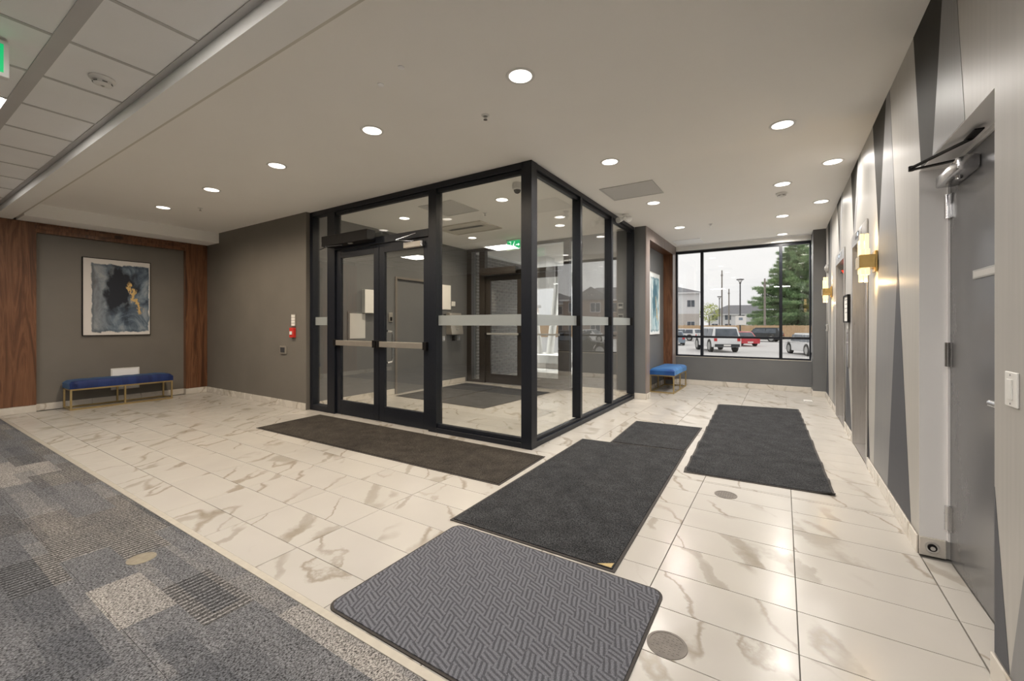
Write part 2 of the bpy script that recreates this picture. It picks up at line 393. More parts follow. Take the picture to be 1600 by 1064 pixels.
def empty(name, loc, label=None, cat=None, group=None, kind=None, rz=0):
    o = bpy.data.objects.new(name, None); COL.objects.link(o); o.location = loc; o.rotation_euler = (0, 0, rz); o.empty_display_size = .1
    return tag(o, label, cat, group, kind)
def mesh_copy(o, parent, loc=None, name=None):
    c = o.copy(); COL.objects.link(c); c.parent = parent
    if loc is not None: c.location = loc
    return c
def copy_tree(o, parent=None):
    c = o.copy(); COL.objects.link(c); c.parent = parent
    for ch in list(o.children): copy_tree(ch, c)
    return c
def lbox(name, mat, parent, x0, x1, y0, y1, z0, z1, bevel=0, **k):
    return MB().box(x0, x1, y0, y1, z0, z1).build(name, mat, parent, bevel=bevel, **k)
def tri_text(name, s, mat, parent, loc, rot, size, kind=None):
    cu = bpy.data.curves.new(name, 'FONT'); cu.body = s; cu.size = size; cu.extrude = .0006; cu.align_x = 'CENTER'; cu.align_y = 'CENTER'
    tmp = bpy.data.objects.new(name, cu); COL.objects.link(tmp)
    dg = bpy.context.evaluated_depsgraph_get(); me = bpy.data.meshes.new_from_object(tmp.evaluated_get(dg))
    bpy.data.objects.remove(tmp)
    me.materials.clear(); me.materials.append(MATS[mat])
    o = bpy.data.objects.new(name, me); COL.objects.link(o); o.parent = parent; o.location = loc; o.rotation_euler = rot
    return o

HC = 2.975      # plaster ceiling
HG = 2.878      # grid ceiling
HB = 2.79       # underside of the bulkheads
XL, XR = -9.27, .65
YF = 3.71       # painted front wall
YG = 3.77       # glazed partition
XG = -2.17      # side partition
YV = 7.557      # back of the vestibule
YW = 9.76       # window wall
YC = 1.13       # carpet edge

# ================================================================== floor
fl = MB().box(-12, 1.2, -3.2, 10.1, -.25, -.012).build('floor', 'grout')
tag(fl, 'floor of cream veined stone-look tiles meeting grey patterned carpet', 'floor', kind='structure')
pile_mats = [(-.80, .25, 4.05, 7.5), (-1.82, -.83, 2.2, 4.4), (-5.4, -2.0, 2.85, 3.6), (-1.7, -.55, 1.25, 2.05), (-5.75, -3.95, 5.4, 7.25)]
tiles = []
xs = [.055 - .604 * k for k in range(-1, 17)]; ys = [1.40 + .2995 * j for j in range(-1, 29)]
regions = [(XL, .648, YC + .035, YG - .001), (-2.165, .648, YG + .001, YW), (-6.025, -2.175, YG + .001, YV)]
regions[1] = (-2.165, .648, YG, YW); regions[2] = (-6.025, -2.165, YG, YV)
for ri, (rx0, rx1, ry0, ry1) in enumerate(regions):
    for x in xs:
        for y in ys:
            x0, x1, y0, y1 = max(x - .604, rx0), min(x, rx1), max(y, ry0), min(y + .2995, ry1)
            if x1 - x0 < .02 or y1 - y0 < .02: continue
            if any(a < x0 and x1 < b_ and c_ < y0 and y1 < d_ for a, b_, c_, d_ in pile_mats): continue
            tiles.append((math.hypot((x0 + x1) / 2, (y0 + y1) / 2), x0, x1, y0, y1))
# door and lift threshold strips continue the tiling
for (x0, x1, y0, y1) in ((.65, .77, 2.245, 2.6), (.65, .77, 2.6, 2.9), (.65, .77, 2.9, 3.2), (.65, .86, 4.97, 5.4), (.65, .86, 5.4, 5.87), (.65, .86, 6.62, 7.05), (.65, .86, 7.05, 7.53)):
    tiles.append((math.hypot(x0, y0), x0, x1, y0, y1))
tiles.sort(); cache = {}; rest = MB()
G = .002
for i, (d, x0, x1, y0, y1) in enumerate(tiles):
    if i < 298:
        key = (round(x1 - x0, 3), round(y1 - y0, 3)); cxy = ((x0 + x1) / 2, (y0 + y1) / 2, 0)
        if key not in cache:
            hx, hy_ = key[0] / 2 - G, key[1] / 2 - G
            cache[key] = MB().box(-hx, hx, -hy_, hy_, -.011, 0).build('tile', 'marble_tile', fl, bevel=.0008)
            cache[key].location = cxy
        else: mesh_copy(cache[key], fl, cxy)
    else: rest.box(x0 + G, x1 - G, y0 + G, y1 - G, -.011, 0)
tag(rest.build('distant_tiles', 'marble_joined', fl), kind='stuff')
# carpet tiles
cm = None
for i in range(20):
    for j in range(9):
        x1 = XR - .002 - i * .5; x0 = max(x1 - .5, XL + .001); y1 = YC - .004 - j * .5; y0 = y1 - .5
        if x1 - x0 < .05: continue
        o = MB().box(x0 + .0008, x1 - .0008, y0 + .0008, y1 - .0008, -.011, .002).build('carpet_square', 'carpet_tile', fl)
o = MB().box(XL, XR - .001, YC - .003, YC + .034, -.011, .0035).build('trim_1', 'aluminium_strip', bevel=.001)
tag(o, 'slim beige metal strip between carpet and stone tiles', 'trim', kind='structure')

# ================================================================== ceilings
ce = MB().box(XL - .1, XR + .2, 1.28, YW + .3, HC, HC + .2).box(XL - .1, XR + .2, -3.2, 1.30, HG + .12, HG + .3).build('ceiling', 'drywall')
tag(ce, 'off-white plaster ceiling with rows of round downlights', 'ceiling', kind='structure')
gy = [.641, .031, -.579, -1.189, -1.799, -2.409, -3.0]; gx = [-2.762 + .61 * k for k in range(-11, 6)]
gxs = [XL] + [x for x in gx if XL + .1 < x < XR - .1] + [XR]
rows = [(.641, 1.095)] + [(gy[k + 1], gy[k]) for k in range(len(gy) - 1)]
panels = []
acache = {}
for (y0, y1) in rows:
    for x0, x1 in zip(gxs, gxs[1:]):
        lit = (abs(y1 - .641) < .01 and any(abs(x0 - q) < .05 for q in (-5.202, -7.642, -2.762, -.322))) or (abs(y1 + 1.189) < .01 and any(abs(x0 - q) < .05 for q in (-2.762, -.322)))
        if lit: panels.append((x0, x1, y0, y1)); continue
        MB().box(x0 + .008, x1 - .008, y0 + .008, y1 - .008, HG - .002, HG + .012).build('ceiling_tile', 'acoustic_tile', ce, bevel=.003)
gr = MB()
for x in gxs[1:-1]: gr.box(x - .012, x + .012, -3.0, 1.095, HG - .006, HG + .01)
for y in gy[:-1]:
    wdt = .034 if abs(y - .641) < .01 else .012
    gr.box(XL, XR, y - wdt, y + wdt, HG - .0065, HG + .0095)
gr.box(XL, XR, 1.06, 1.10, HG - .008, HG + .008)
gr.build('ceiling_grid', 'tee_metal', ce)
# bulkhead between the two ceilings, and the one along the wooden wall
bk = MB().box(XL, XR, 1.10, 1.275, HB, HC + .05).build('trim_2', 'soffit_white')
MB().box(XL, XR, 1.2755, 1.315, HB + .028, HC - .001).build('shadow_bead', 'hatch_tan', bk)  # shade along the bulkhead's far edge, painted in as a darker tan
tag(bk, 'boxed white bulkhead between tiled and plaster ceilings', 'bulkhead', kind='structure')
bk = MB().box(XL - .09, -8.80, 1.316, YF, HB, HC + .05).build('trim_3', 'soffit_white')
tag(bk, 'white boxed bulkhead above the walnut wall niche', 'bulkhead', kind='structure')

# ================================================================== walls
# left wall: painted wall + walnut surround with recessed niche
wl = MB().box(-9.6, -9.362, -3.2, YF + .15, 0, HC + .1)
wl.box(-9.37, XL - .012, -3.2, .55, 0, HC)
wl = wl.build('wall_left', 'wall_paint'); tag(wl, 'taupe painted end wall with a walnut-framed niche', 'wall', kind='structure')
yb = [1.507, 3.36]
px_ = [(.55, 1.035), (1.035, 1.507)]
for (a, b_) in px_: MB().box(-9.361, XL, a + .001, b_ - .001, .103, HB - .002).build('walnut_panel', 'walnut', wl, bevel=.0015)
for (a, b_) in ((yb[1], 3.54), (3.54, YF - .001)): MB().box(-9.361, XL, a + .001, b_ - .001, .103, HB - .002).build('walnut_panel', 'walnut', wl, bevel=.0015)
MB().box(-9.361, XL, yb[0], yb[1], 2.645, HB - .002).build('walnut_panel', 'walnut', wl, bevel=.0015)
MB().box(-9.361, XL + .014, yb[0] - .012, yb[1] + .012, 2.70, HB - .04).build('walnut_batten', 'walnut', wl, bevel=.0015)

def base_run(name, label, segs):
    """skirting of stone pieces; segs = list of (x0,x1,y0,y1) thin boxes"""
    root = None
    for (x0, x1, y0, y1) in segs:
        if root is None:
            root = empty(name, (0, 0, 0), label, 'baseboard', kind='structure')
        lx, ly = x1 - x0, y1 - y0
        n = max(1, round(max(lx, ly) / .6))
        for k in range(n):
            if lx > ly: q = (x0 + lx * k / n + .001, x0 + lx * (k + 1) / n - .001, y0, y1)
            else: q = (x0, x1, y0 + ly * k / n + .001, y0 + ly * (k + 1) / n - .001)
            c_ = ((q[0] + q[1]) / 2, (q[2] + q[3]) / 2, .05)
            o = MB().box(q[0], q[1], q[2], q[3], 0, .10).build('skirting_piece', 'marble_base', root, origin=c_, bevel=.002)
base_run('baseboard_left', 'cream stone baseboard below the walnut wall and niche', [(-9.36, XL + .012, -.6, yb[0]), (-9.361, -9.348, yb[0], yb[1]), (-9.36, XL + .012, yb[1], YF - .013)])

wf = MB().box(XL - .3, -6.03, YF, YF + .15, 0, HC + .1).build('wall_front', 'wall_paint')
tag(wf, 'plain taupe wall between walnut niche and glazed vestibule', 'wall', kind='structure')
base_run('baseboard_front', 'cream stone baseboard along the plain taupe wall', [(XL, -6.032, YF - .012, YF - .001)])
# vestibule inner wall
wv = MB().box(-6.18, -6.035, YF + .15, 5.487, 0, HC + .1).box(-6.18, -6.035, 6.44, YV + .35, 0, HC + .1).box(-6.18, -6.035, 5.487, 6.44, 2.13, HC + .1).build('wall_vestibule', 'wall_paint_cool')
tag(wv, 'grey vestibule wall holding intercom, notice and service door', 'wall', kind='structure')
base_run('baseboard_vestibule', 'cream stone baseboard in the glazed vestibule', [(-6.034, -6.022, YG + .12, 5.43), (-6.034, -6.022, 6.50, YV - .06)])
# vestibule end wall, behind the glazing line
we = MB().box(-3.22, -2.17, YV - .03, YV + .17, 0, HC + .1).build('wall_back', 'wall_paint_cool')
tag(we, 'dark grey wall closing the vestibule beside its outer doors', 'wall', kind='structure')
base_run('baseboard_back', 'cream stone baseboard on the grey vestibule end wall', [(-3.21, -2.29, YV - .042, YV - .031)])
# niche block with pale artwork
XB = -1.98
wn = MB().box(-2.168, XB - .003, 7.36, 7.575, 0, HC + .1).box(-2.34, -2.168, YV + .17, 9.95, 0, HC + .1).box(-2.168, XB - .003, 9.5, 9.95, 0, HC + .1).box(-2.168, XB - .003, 7.575, 9.5, 2.80, HC + .1)
wn = wn.build('wall_niche', 'wall_paint_cool'); tag(wn, 'grey wall block with wood-edged niche between vestibule and window', 'wall', kind='structure')
for q in ((7.362, 7.60, .105, HC), (9.48, YW - .002, .105, HC), (7.60, 9.48, 2.78, HC)):
    MB().box(XB - .003, XB + .012, q[0], q[1], q[2], q[3]).build('wood_casing', 'grey_walnut', wn, bevel=.001)
MB().box(-2.167, XB - .004, 9.485, 9.499, .105, 2.80).build('niche_lining', 'walnut', wn)
MB().box(-2.167, XB - .004, 7.576, 7.59, .105, 2.80).build('niche_lining', 'walnut', wn)
MB().box(-2.167, XB - .004, 7.59, 9.485, 2.784, 2.799).build('niche_lining', 'walnut', wn)
base_run('baseboard_niche', 'cream stone baseboard around the wood-edged niche block', [(-2.166, XB + .022, 7.348, 7.359), (XB + .013, XB + .024, 7.36, 7.60), (-2.167, -2.156, 7.60, 9.47), (XB + .013, XB + .024, 9.48, YW - .015)])

# window wall and corner pier
ww = MB().box(-2.34, XR + .3, YW, YW + .2, -.9, .585).box(-2.34, XR + .3, YW, YW + .2, 2.865, HC + .1).build('wall_window', 'wall_paint_cool')
tag(ww, 'low grey wall under the wide lobby window', 'wall', kind='structure')
o = MB().box(XB + .02, .455, YW - .03, YW - .001, 2.875, HC - .001).build('trim_4', 'soffit_white'); tag(o, 'white painted header strip above the wide lobby window', 'trim', kind='structure')
base_run('baseboard_window', 'cream stone baseboard beneath the wide lobby window', [(XB + .026, .452, YW - .014, YW - .001)])
pr_ = MB().box(.462, XR - .001, 9.28, YW - .001, 0, HC).build('wall_pier', 'wall_paint_cool'); tag(pr_, 'narrow dark grey pier in corner between window and patterned wall', 'pier', kind='structure')
base_run('baseboard_pier', 'cream stone baseboard wrapped around the dark corner pier', [(.450, .638, 9.267, 9.279), (.450, .461, 9.281, YW - .016)])

# right wall with openings: door 2.24-3.25, lifts 4.96-5.88, 6.61-7.54
DO = (2.242, 3.25, 2.15); L1 = (4.96, 5.88, 2.14); L2 = (6.61, 7.54, 2.14)
wr = MB(); yy = -3.2
for (a, b_, h) in (DO, L1, L2):
    wr.box(XR, XR + .22, yy, a, 0, HC + .1); wr.box(XR, XR + .22, a, b_, h, HC + .1); yy = b_
wr.box(XR, XR + .22, yy, YW + .2, 0, HC + .1)
wr = wr.build('wall_right', 'facet_light'); tag(wr, 'wall covered with long grey geometric triangles beside the lifts', 'wall', kind='structure')
T = .0012
def fct(mat, pts): MB().prism(pts, 'x', XR - T, XR - .0003).build('painted_facet', mat, wr)
fct('facet_mid', [(2.994, 2.152), (2.812, HC), (2.675, HC), (2.537, 2.152)])
fct('facet_dark', [(3.372, HC), (3.205, 2.152), (2.994, 2.152), (2.812, HC)])
fct('facet_slate', [(3.772, 1.715), (4.099, .101), (3.431, .101)])
fct('facet_mid', [(4.144, HC), (4.026, HC), (3.772, 1.715), (4.099, .101), (4.66, .101), (4.434, 1.988)])
fct('facet_dark', [(4.70, HC), (4.144, HC), (4.434, 1.988)])
fct('facet_slate', [(4.958, .60), (4.845, .101), (4.958, .101)])
fct('facet_dark', [(6.06, HC), (5.53, HC), (5.86, 2.27)])
fct('facet_mid', [(5.53, HC), (5.35, HC), (5.74, 2.27), (5.86, 2.27)])
fct('facet_dark', [(7.505, HC), (6.997, HC), (7.219, 2.27)])
fct('facet_mid', [(6.997, HC), (6.80, HC), (7.08, 2.27), (7.219, 2.27)])
fct('facet_dark', [(8.95, HC), (8.477, HC), (8.70, 2.0)])
fct('facet_mid', [(8.477, HC), (8.25, HC), (8.50, .9), (8.70, 2.0)])
fct('facet_slate', [(6.45, 1.25), (6.55, .101), (6.02, .101)])
fct('facet_slate', [(9.05, 1.5), (9.265, .101), (8.75, .101)])
fct('facet_mid', [(7.95, 1.7), (8.1, .101), (7.75, .101)])
fct('facet_slate', [(2.240, .70), (2.240, .101), (2.119, .101)])
fct('facet_mid', [(2.114, .101), (1.40, HC), (1.05, HC), (1.30, .101)])
fct('facet_dark', [(1.05, HC), (.55, HC), (.80, 1.1)])
fct('facet_slate', [(.30, 1.8), (.75, .101), (-.1, .101)])
base_run('baseboard_right', 'cream stone baseboard along the geometric patterned wall', [(XR - .012, XR - .0035, -.6, 2.242), (XR - .012, XR - .0035, 3.25, 4.92), (XR - .012, XR - .0035, 5.92, 6.57), (XR - .012, XR - .0035, 7.58, 9.266),
    (XR - .003, XR + .108, 3.238, 3.2495)])
# wall behind the camera
wb = MB().box(-9.6, XR + .22, -3.35, -3.2, 0, HC + .1).build('wall_behind', 'wall_paint'); tag(wb, 'taupe wall at the far side of the carpeted corridor', 'wall', kind='structure')

# ================================================================== door_1 in the right wall
d1 = empty('door_1', (.77, 2.75, 0), 'dark grey steel door recessed in the geometric patterned wall', 'door', kind='structure')
def P1(mb, name, mat, **k): return mb.build(name, mat, d1, origin=None, **k)
ox, oy = .77, 2.75
def rel(mb):
    bmesh.ops.translate(mb.bm, verts=mb.bm.verts, vec=(-ox, -oy, 0)); return mb
MB_ = MB
rel(MB().box(.762, .87, 3.232, 3.249, .101, 2.149).box(.762, .87, 2.243, 2.262, .0, 2.149).box(.762, .87, 2.262, 3.232, 2.128, 2.149)).build('door_frame', 'jamb_paint', d1)
leaf = rel(MB().box(.77, .815, 2.266, 3.228, .006, 2.124)).build('door_leaf', 'door_paint', d1, bevel=.002)
for z in (.17, 1.06, 1.865):
    h = rel(MB().box(.764, .7695, 3.185, 3.2305, z, z + .13).cyl((.757, 3.222, z), (.757, 3.222, z + .13), .012, n=12).cyl((.757, 3.222, z + .043), (.757, 3.222, z + .045), .0135, n=12).cyl((.757, 3.222, z + .087), (.757, 3.222, z + .089), .0135, n=12))
    h.build('hinge', 'chrome', d1, smooth=True)
lv = rel(MB().cyl((.77, 2.36, .975), (.758, 2.36, .975), .028, n=20).tube([(.758, 2.36, .975), (.712, 2.36, .975), (.708, 2.375, .975), (.708, 2.475, .972)], .014, 10)).build('door_lever', 'chrome', d1, smooth=True)
rel(MB().box(.764, .7698, 2.60, 2.885, 1.502, 1.545)).build('name_plate', 'grey_plastic', d1, bevel=.002)
rel(MB().box(.763, .7642, 2.615, 2.87, 1.510, 1.537)).build('plate_face', 'hatch_grey', d1)
dcl = empty('door_closer', (-.03, 0.15, 2.05)); dcl.parent = d1
cb = MB().prism([(-.050, -.038), (-.02, -.038), (.028, -.038), (.028, .03), (-.02, .03), (-.050, .020)], 'y', -.10, .23).build('closer_body', 'chrome', dcl, bevel=.008, seg=2, smooth=True)
MB().cyl((-.01, .03, .03), (-.01, .03, .052), .016, n=14).cyl((-.01, .03, -.03), (-.01, .03, -.05), .014, n=14).build('spindle', 'chrome', dcl, smooth=True)
MB().bar((-.01, .03, .046), (-.165, .13, .056), .022, .008).bar((-.165, .13, .066), (-.03, -.19, .070), .018, .008).cyl((-.165, .13, .05), (-.165, .13, .075), .012, n=12).build('closer_arm', 'black_plastic', dcl)
MB().box(-.045, -.015, -.30, -.17, .072, .078).build('arm_bracket', 'black_plastic', dcl)
# small round fitting in the jamb skirting
rf = MB().cyl((.70, 3.2378, .052), (.70, 3.231, .052), .030, n=24).build('door_stop', 'chrome', smooth=True)
tag(rf, 'round chrome fitting set low in the jamb beside the grey door', 'door stop')
o = MB().cyl((.70, 3.2308, .052), (.70, 3.2268, .052), .020, n=20).build('rubber_ring', 'black_plastic', rf, smooth=True)
o = MB().cyl((.70, 3.2266, .052), (.70, 3.219, .052), .011, n=16).build('centre_pin', 'chrome', rf, smooth=True)
# jambs: painted returns of the opening
o = MB().box(.6501, .762, 3.2492, 3.2499, .10, 2.149).box(.6501, .762, 2.2421, 2.2428, 0, 2.149).box(.6501, .762, 2.243, 3.249, 2.1485, 2.1499).build('trim_5', 'jamb_paint'); tag(o, 'pale grey painted reveal around the recessed steel door', 'trim', kind='structure')

# switch by the door
sw = empty('light_switch', (XR, 2.092, 1.072), 'white rocker switch plate beside the grey steel door', 'switch')
MB().box(-.007, -.0005, -.045, .045, -.058, .058).build('plate', 'white_plastic', sw, bevel=.002)
MB().box(-.012, -.0071, -.017, .017, -.034, .034).build('rocker', 'white_plastic', sw, bevel=.0015)
for z in (-.048, .048): MB().cyl((-.0072, 0, z), (-.0085, 0, z), .0035, n=10).build('screw', 'chrome', sw)

# ================================================================== lifts
def lift(name, a, b_, label, red):
    e = empty(name, (XR, (a + b_) / 2, 0), label, 'elevator'); w2 = (b_ - a) / 2; dp = .205
    MB().box(-.012, dp, w2 - .02, w2 - .001, 0, 2.139).box(-.012, -.0035, w2 - .0005, w2 + .035, 0, 2.24).build('jamb', 'stainless', e, bevel=.002)
    MB().box(-.012, dp, -w2 + .001, -w2 + .02, 0, 2.139).box(-.012, -.0035, -w2 - .035, -w2 + .0005, 0, 2.24).build('jamb', 'stainless', e, bevel=.002)
    MB().box(-.012, dp, -w2 + .021, w2 - .021, 2.112, 2.139).box(-.012, -.0035, -w2 + .001, w2 - .001, 2.1395, 2.24).build('header', 'stainless', e, bevel=.002)
    for s in (-1, 1):
        MB().box(.150, .175, *( (-w2 + .022, -.002) if s < 0 else (.002, w2 - .022)), .004, 2.11).build('door_panel', 'stainless', e, bevel=.002)
    MB().box(-.0155, -.0122, -.20, .20, 2.155, 2.225).build('indicator_panel', 'chrome', e, bevel=.001)
    MB().box(-.0165, -.0157, -.05, .05, 2.165, 2.215).build('indicator_display', 'black_plastic', e)
    MB().box(-.0172, -.0167, -.018, .018, 2.172, 2.208).build('floor_number', 'indicator_glow', e)
    MB().box(0, dp - .06, -w2 + .022, w2 - .022, 0.0005, .004).build('sill', 'stainless', e)
    ln = MB().box(.035, .10, w2 - .050, w2 - .021, 1.99, 2.055).build('hall_lantern', 'chrome', e, bevel=.004)
    MB().prism([(.045, 2.045), (.09, 2.045), (.0675, 2.0)], 'y', w2 - .0525, w2 - .0505).build('arrow', 'red_glow' if red else 'indicator_glow', ln)
    return e
lift('elevator_entrance', L1[0], L1[1], 'stainless elevator entrance nearer the steel door, left of brass sconce', False)
lift('elevator_entrance', L2[0], L2[1], 'stainless elevator entrance farther along, with a red lantern arrow', True)
cp = empty('call_panel', (XR, 6.25, 1.05), 'narrow steel call button panel between the two elevators', 'panel')
MB().box(-.010, -.0035, -.055, .055, -.26, .26).build('plate', 'stainless', cp, bevel=.002)
for z in (.14, .02, -.12): MB().cyl((-.0105, 0, z), (-.016, 0, z), .016, n=16).build('button', 'chrome', cp, smooth=True)
MB().box(-.0125, -.0102, -.035, .035, .19, .235).build('key_plate', 'white_plastic', cp)
nf = empty('framed_notice', (XR, 6.30, 1.47), 'black framed notice on wall between the two elevators', 'sign')
MB().box(-.030, -.0035, -.20, -.185, -.16, .16).box(-.030, -.0035, .185, .20, -.16, .16).box(-.030, -.0035, -.185, .185, .145, .16).box(-.030, -.0035, -.185, .185, -.16, -.145).build('frame', 'black_plastic', nf)
MB().box(-.020, -.0036, -.184, .184, -.144, .144).build('sheet', 'paper', nf)
for i, z in enumerate((.10, .05, .0, -.05)): MB().box(-.0208, -.0202, -.14, .14 - .05 * (i % 2), z, z + .012).build('print_line', 'grey_plastic', nf)
dv = MB().cyl((XR - .0035, 8.9, 2.231), (XR - .035, 8.9, 2.231), .075, .065, 20).build('fire_bell', 'grey_plastic', smooth=True); tag(dv, 'round grey signal device above the far brass sconce', 'alarm')
MB().cyl((XR - .036, 8.9, 2.231), (XR - .05, 8.9, 2.231), .04, .03, 16).build('speaker_cap', 'grey_plastic', dv, smooth=True)
dv = MB().box(XR - .03, XR - .0035, 8.85, 8.96, 1.17, 1.29).build('wall_box', 'grey_plastic', bevel=.006); tag(dv, 'small grey box below the far brass sconce', 'box')
MB().box(XR - .033, XR - .0302, 8.88, 8.93, 1.20, 1.26).build('cover', 'black_plastic', dv)

# ================================================================== sconces
def sconce(y, z, label):
    e = empty('wall_sconce', (XR, y, z), label, 'sconce', 'brass wall sconces by the elevators')
    MB().box(-.022, -.0035, -.070, .070, -.085, .085).build('backplate', 'brass', e, bevel=.003)
    MB().box(-.125, -.0225, -.105, .105, -.052, .052).build('band', 'brass', e, bevel=.004)
    k = 0
    for (x0, yc, h0, h1) in ((-.115, -.075, -.11, .10), (-.115, -.025, -.07, .23), (-.115, .025, -.16, .155), (-.115, .075, -.09, .19)):
        for za, zb2 in ((.0525, h1), (h0, -.0525)):
            MB().box(-.112, -.088, yc - .022, yc + .022, za, zb2).build('glass_slab', 'sconce_glass', e, bevel=.002)
            MB().box(-.080, -.056, yc - .02, yc + .02, za, zb2).build('glass_slab', 'sconce_glass', e, bevel=.002)
    for zz in (.19, -.17):
        l = bpy.data.lights.new('sconce_lamp', 'POINT'); l.energy = 1.6; l.color = (1., .70, .36); l.shadow_soft_size = .0
        lo = bpy.data.objects.new('lamp', l); COL.objects.link(lo); lo.parent = e; lo.location = (-.072, 0, zz)
    return e
sconce(4.52, 1.80, 'brass sconce with glowing glass slabs between elevator and steel door')
sconce(8.22, 1.79, 'brass sconce with glowing glass slabs beyond both elevators')

# ================================================================== vestibule storefront
BLK = 'black_aluminium'
# front partition (window_2): x from -6.02 to -2.17 at y = YG .. YG+.115
w2 = empty('window_2', (0, 0, 0), 'black framed glass partition with double doors facing the lobby', 'glazing', kind='structure')
Y0, Y1 = YG, YG + .115
def fr(n, *b): return MB().box(*b).build(n, BLK, w2, bevel=.002)
fr('corner_post', -2.29, -2.165, Y0 - .002, Y1 + .005, 0, HC - .001)
fr('jamb', -6.028, -5.955, Y0, Y1, 0, HC - .001)
fr('mullion', -5.60, -5.43, Y0, Y1, 0, HC - .071)
fr('mullion', -3.60, -3.475, Y0, Y1, 0, HC - .071)
fr('top_rail', -5.954, -2.291, Y0, Y1, HC - .07, HC - .001)
fr('glazing_bead', -3.474, -2.291, Y0 + .02, Y0 + .07, HC - .115, HC - .0705)
fr('glazing_bead', -5.429, -3.601, Y0 + .02, Y0 + .07, HC - .115, HC - .0705)
fr('bottom_rail', -3.474, -2.291, Y0, Y1, 0, .055)
fr('glazing_bead', -3.474, -2.291, Y0 + .02, Y0 + .07, .0555, .10)
fr('bottom_rail', -5.954, -5.601, Y0, Y1, 0, .085)
fr('transom_bar', -5.429, -3.601, Y0, Y1, 2.355, 2.445)
GY = YG + .045
for (x0, x1, z0, z1) in ((-5.955, -5.60, .085, HC - .07), (-5.43, -3.60, 2.445, HC - .115), (-3.475, -2.29, .10, HC - .115)):
    MB().box(x0, x1, GY, GY + .008, z0, z1).build('glass_pane', 'glass', w2)
for (x0, x1) in ((-3.474, -2.291), (-5.954, -5.601)): MB().box(x0, x1, GY - .002, GY - .0005, 1.275, 1.395).build('film_band', 'frosted_film', w2)
# side partition (window_3) x = XG .. XG-.115
w3 = empty('window_3', (0, 0, 0), 'black framed glass side partition of three tall panes', 'glazing', kind='structure')
def fs(n, *b): return MB().box(*b).build(n, BLK, w3, bevel=.002)
X0, X1 = -2.285, XG
fs('top_rail', X0, X1, 3.89, 7.355, HC - .06, HC - .001)
fs('bottom_rail', X0, X1, 3.89, 7.355, 0, .055)
fs('bottom_rail', X0 + .04, X1 - .03, 3.89, 7.355, .0555, .09)
fs('mullion', X0, X1, 5.03, 5.09, .0905, HC - .061)
fs('mullion', X0, X1, 6.205, 6.265, .0905, HC - .061)
fs('mullion', X0, X1, 7.295, 7.355, .0905, HC - .061)
fs('top_bead', X0 + .04, X1 - .03, 3.89, 7.294, HC - .105, HC - .0605)
for a, b_ in ((3.89, 5.03), (5.09, 6.205), (6.265, 7.295)):
    MB().box(-2.235, -2.227, a, b_, .09, HC - .105).build('glass_pane', 'glass', w3)
    MB().box(-2.2265, -2.225, a, b_, 1.275, 1.395).build('film_band', 'frosted_film', w3)
for y in (5.028, 6.203, 7.293):
    MB().box(-2.222, XG - .002, y - .0012, y, 1.27, 1.40).build('bead_cap', 'black_plastic', w3)

def glass_door(name, x0, x1, hinge, label, yb_, frame, bar_mat, extra_pull, face=-1):
    """aluminium glazed leaf between x0 and x1 in a partition whose faces start at yb_"""
    e = empty(name, ((x0 + x1) / 2, yb_ + .05, 0), label, 'door', kind='structure')
    h = (x1 - x0) / 2 - .004; a, b_ = -.022, .022
    st = .10 if frame == BLK else .13
    MB().box(-h, -h + st, a, b_, .008, 2.348).build('stile', frame, e, bevel=.002)
    MB().box(h - st, h, a, b_, .008, 2.348).build('stile', frame, e, bevel=.002)
    MB().box(-h + st, h - st, a, b_, 2.235, 2.348).build('top_rail', frame, e, bevel=.002)
    MB().box(-h + st, h - st, a, b_, .008, .205).build('bottom_rail', frame, e, bevel=.002)
    MB().box(-h + st, h - st, -.004, .004, .205, 2.235).build('glass_pane', 'glass', e)
    zb = (.99, 1.062) if frame == BLK else (1.06, 1.10)
    pb = MB().box(-h + .02, h - .02, a - .055, a - .020, *zb).build('push_bar', bar_mat, e, bevel=.004)
    for s in (-1, 1):
        xx = s * (h - .035)
        MB().box(xx - .03, xx + .03, a - .060, a - .0005, zb[0] - .012, zb[1] + .012).build('bar_end', 'black_plastic', pb, bevel=.003)
    if extra_pull:
        s = extra_pull; xx = s * (h - .055)
        MB().tube([(xx, b_, .86), (xx, b_ + .07, .87), (xx, b_ + .085, .90), (xx, b_ + .085, 1.14), (xx, b_ + .07, 1.17), (xx, b_, 1.18)], .0125, 10).build('pull_handle', 'chrome', e, smooth=True)
    return e
glass_door('door_2', -5.43, -4.515, 'l', 'glazed black door leaf under the automatic opener box', YG, BLK, 'satin_metal', 0)
glass_door('door_3', -4.515, -3.60, 'r', 'glazed black door leaf with small surface closer, nearer corner post', YG, BLK, 'satin_metal', 0)
o = MB().tube([(-4.40, 3.842, .78), (-4.40, 3.915, .79), (-4.40, 3.93, .82), (-4.40, 3.93, 1.16), (-4.40, 3.915, 1.19), (-4.40, 3.842, 1.20)], .0135, 10).build('pull_handle', 'chrome', smooth=True)
tag(o, 'bright D-shaped pull on the vestibule side of glazed door', 'handle')
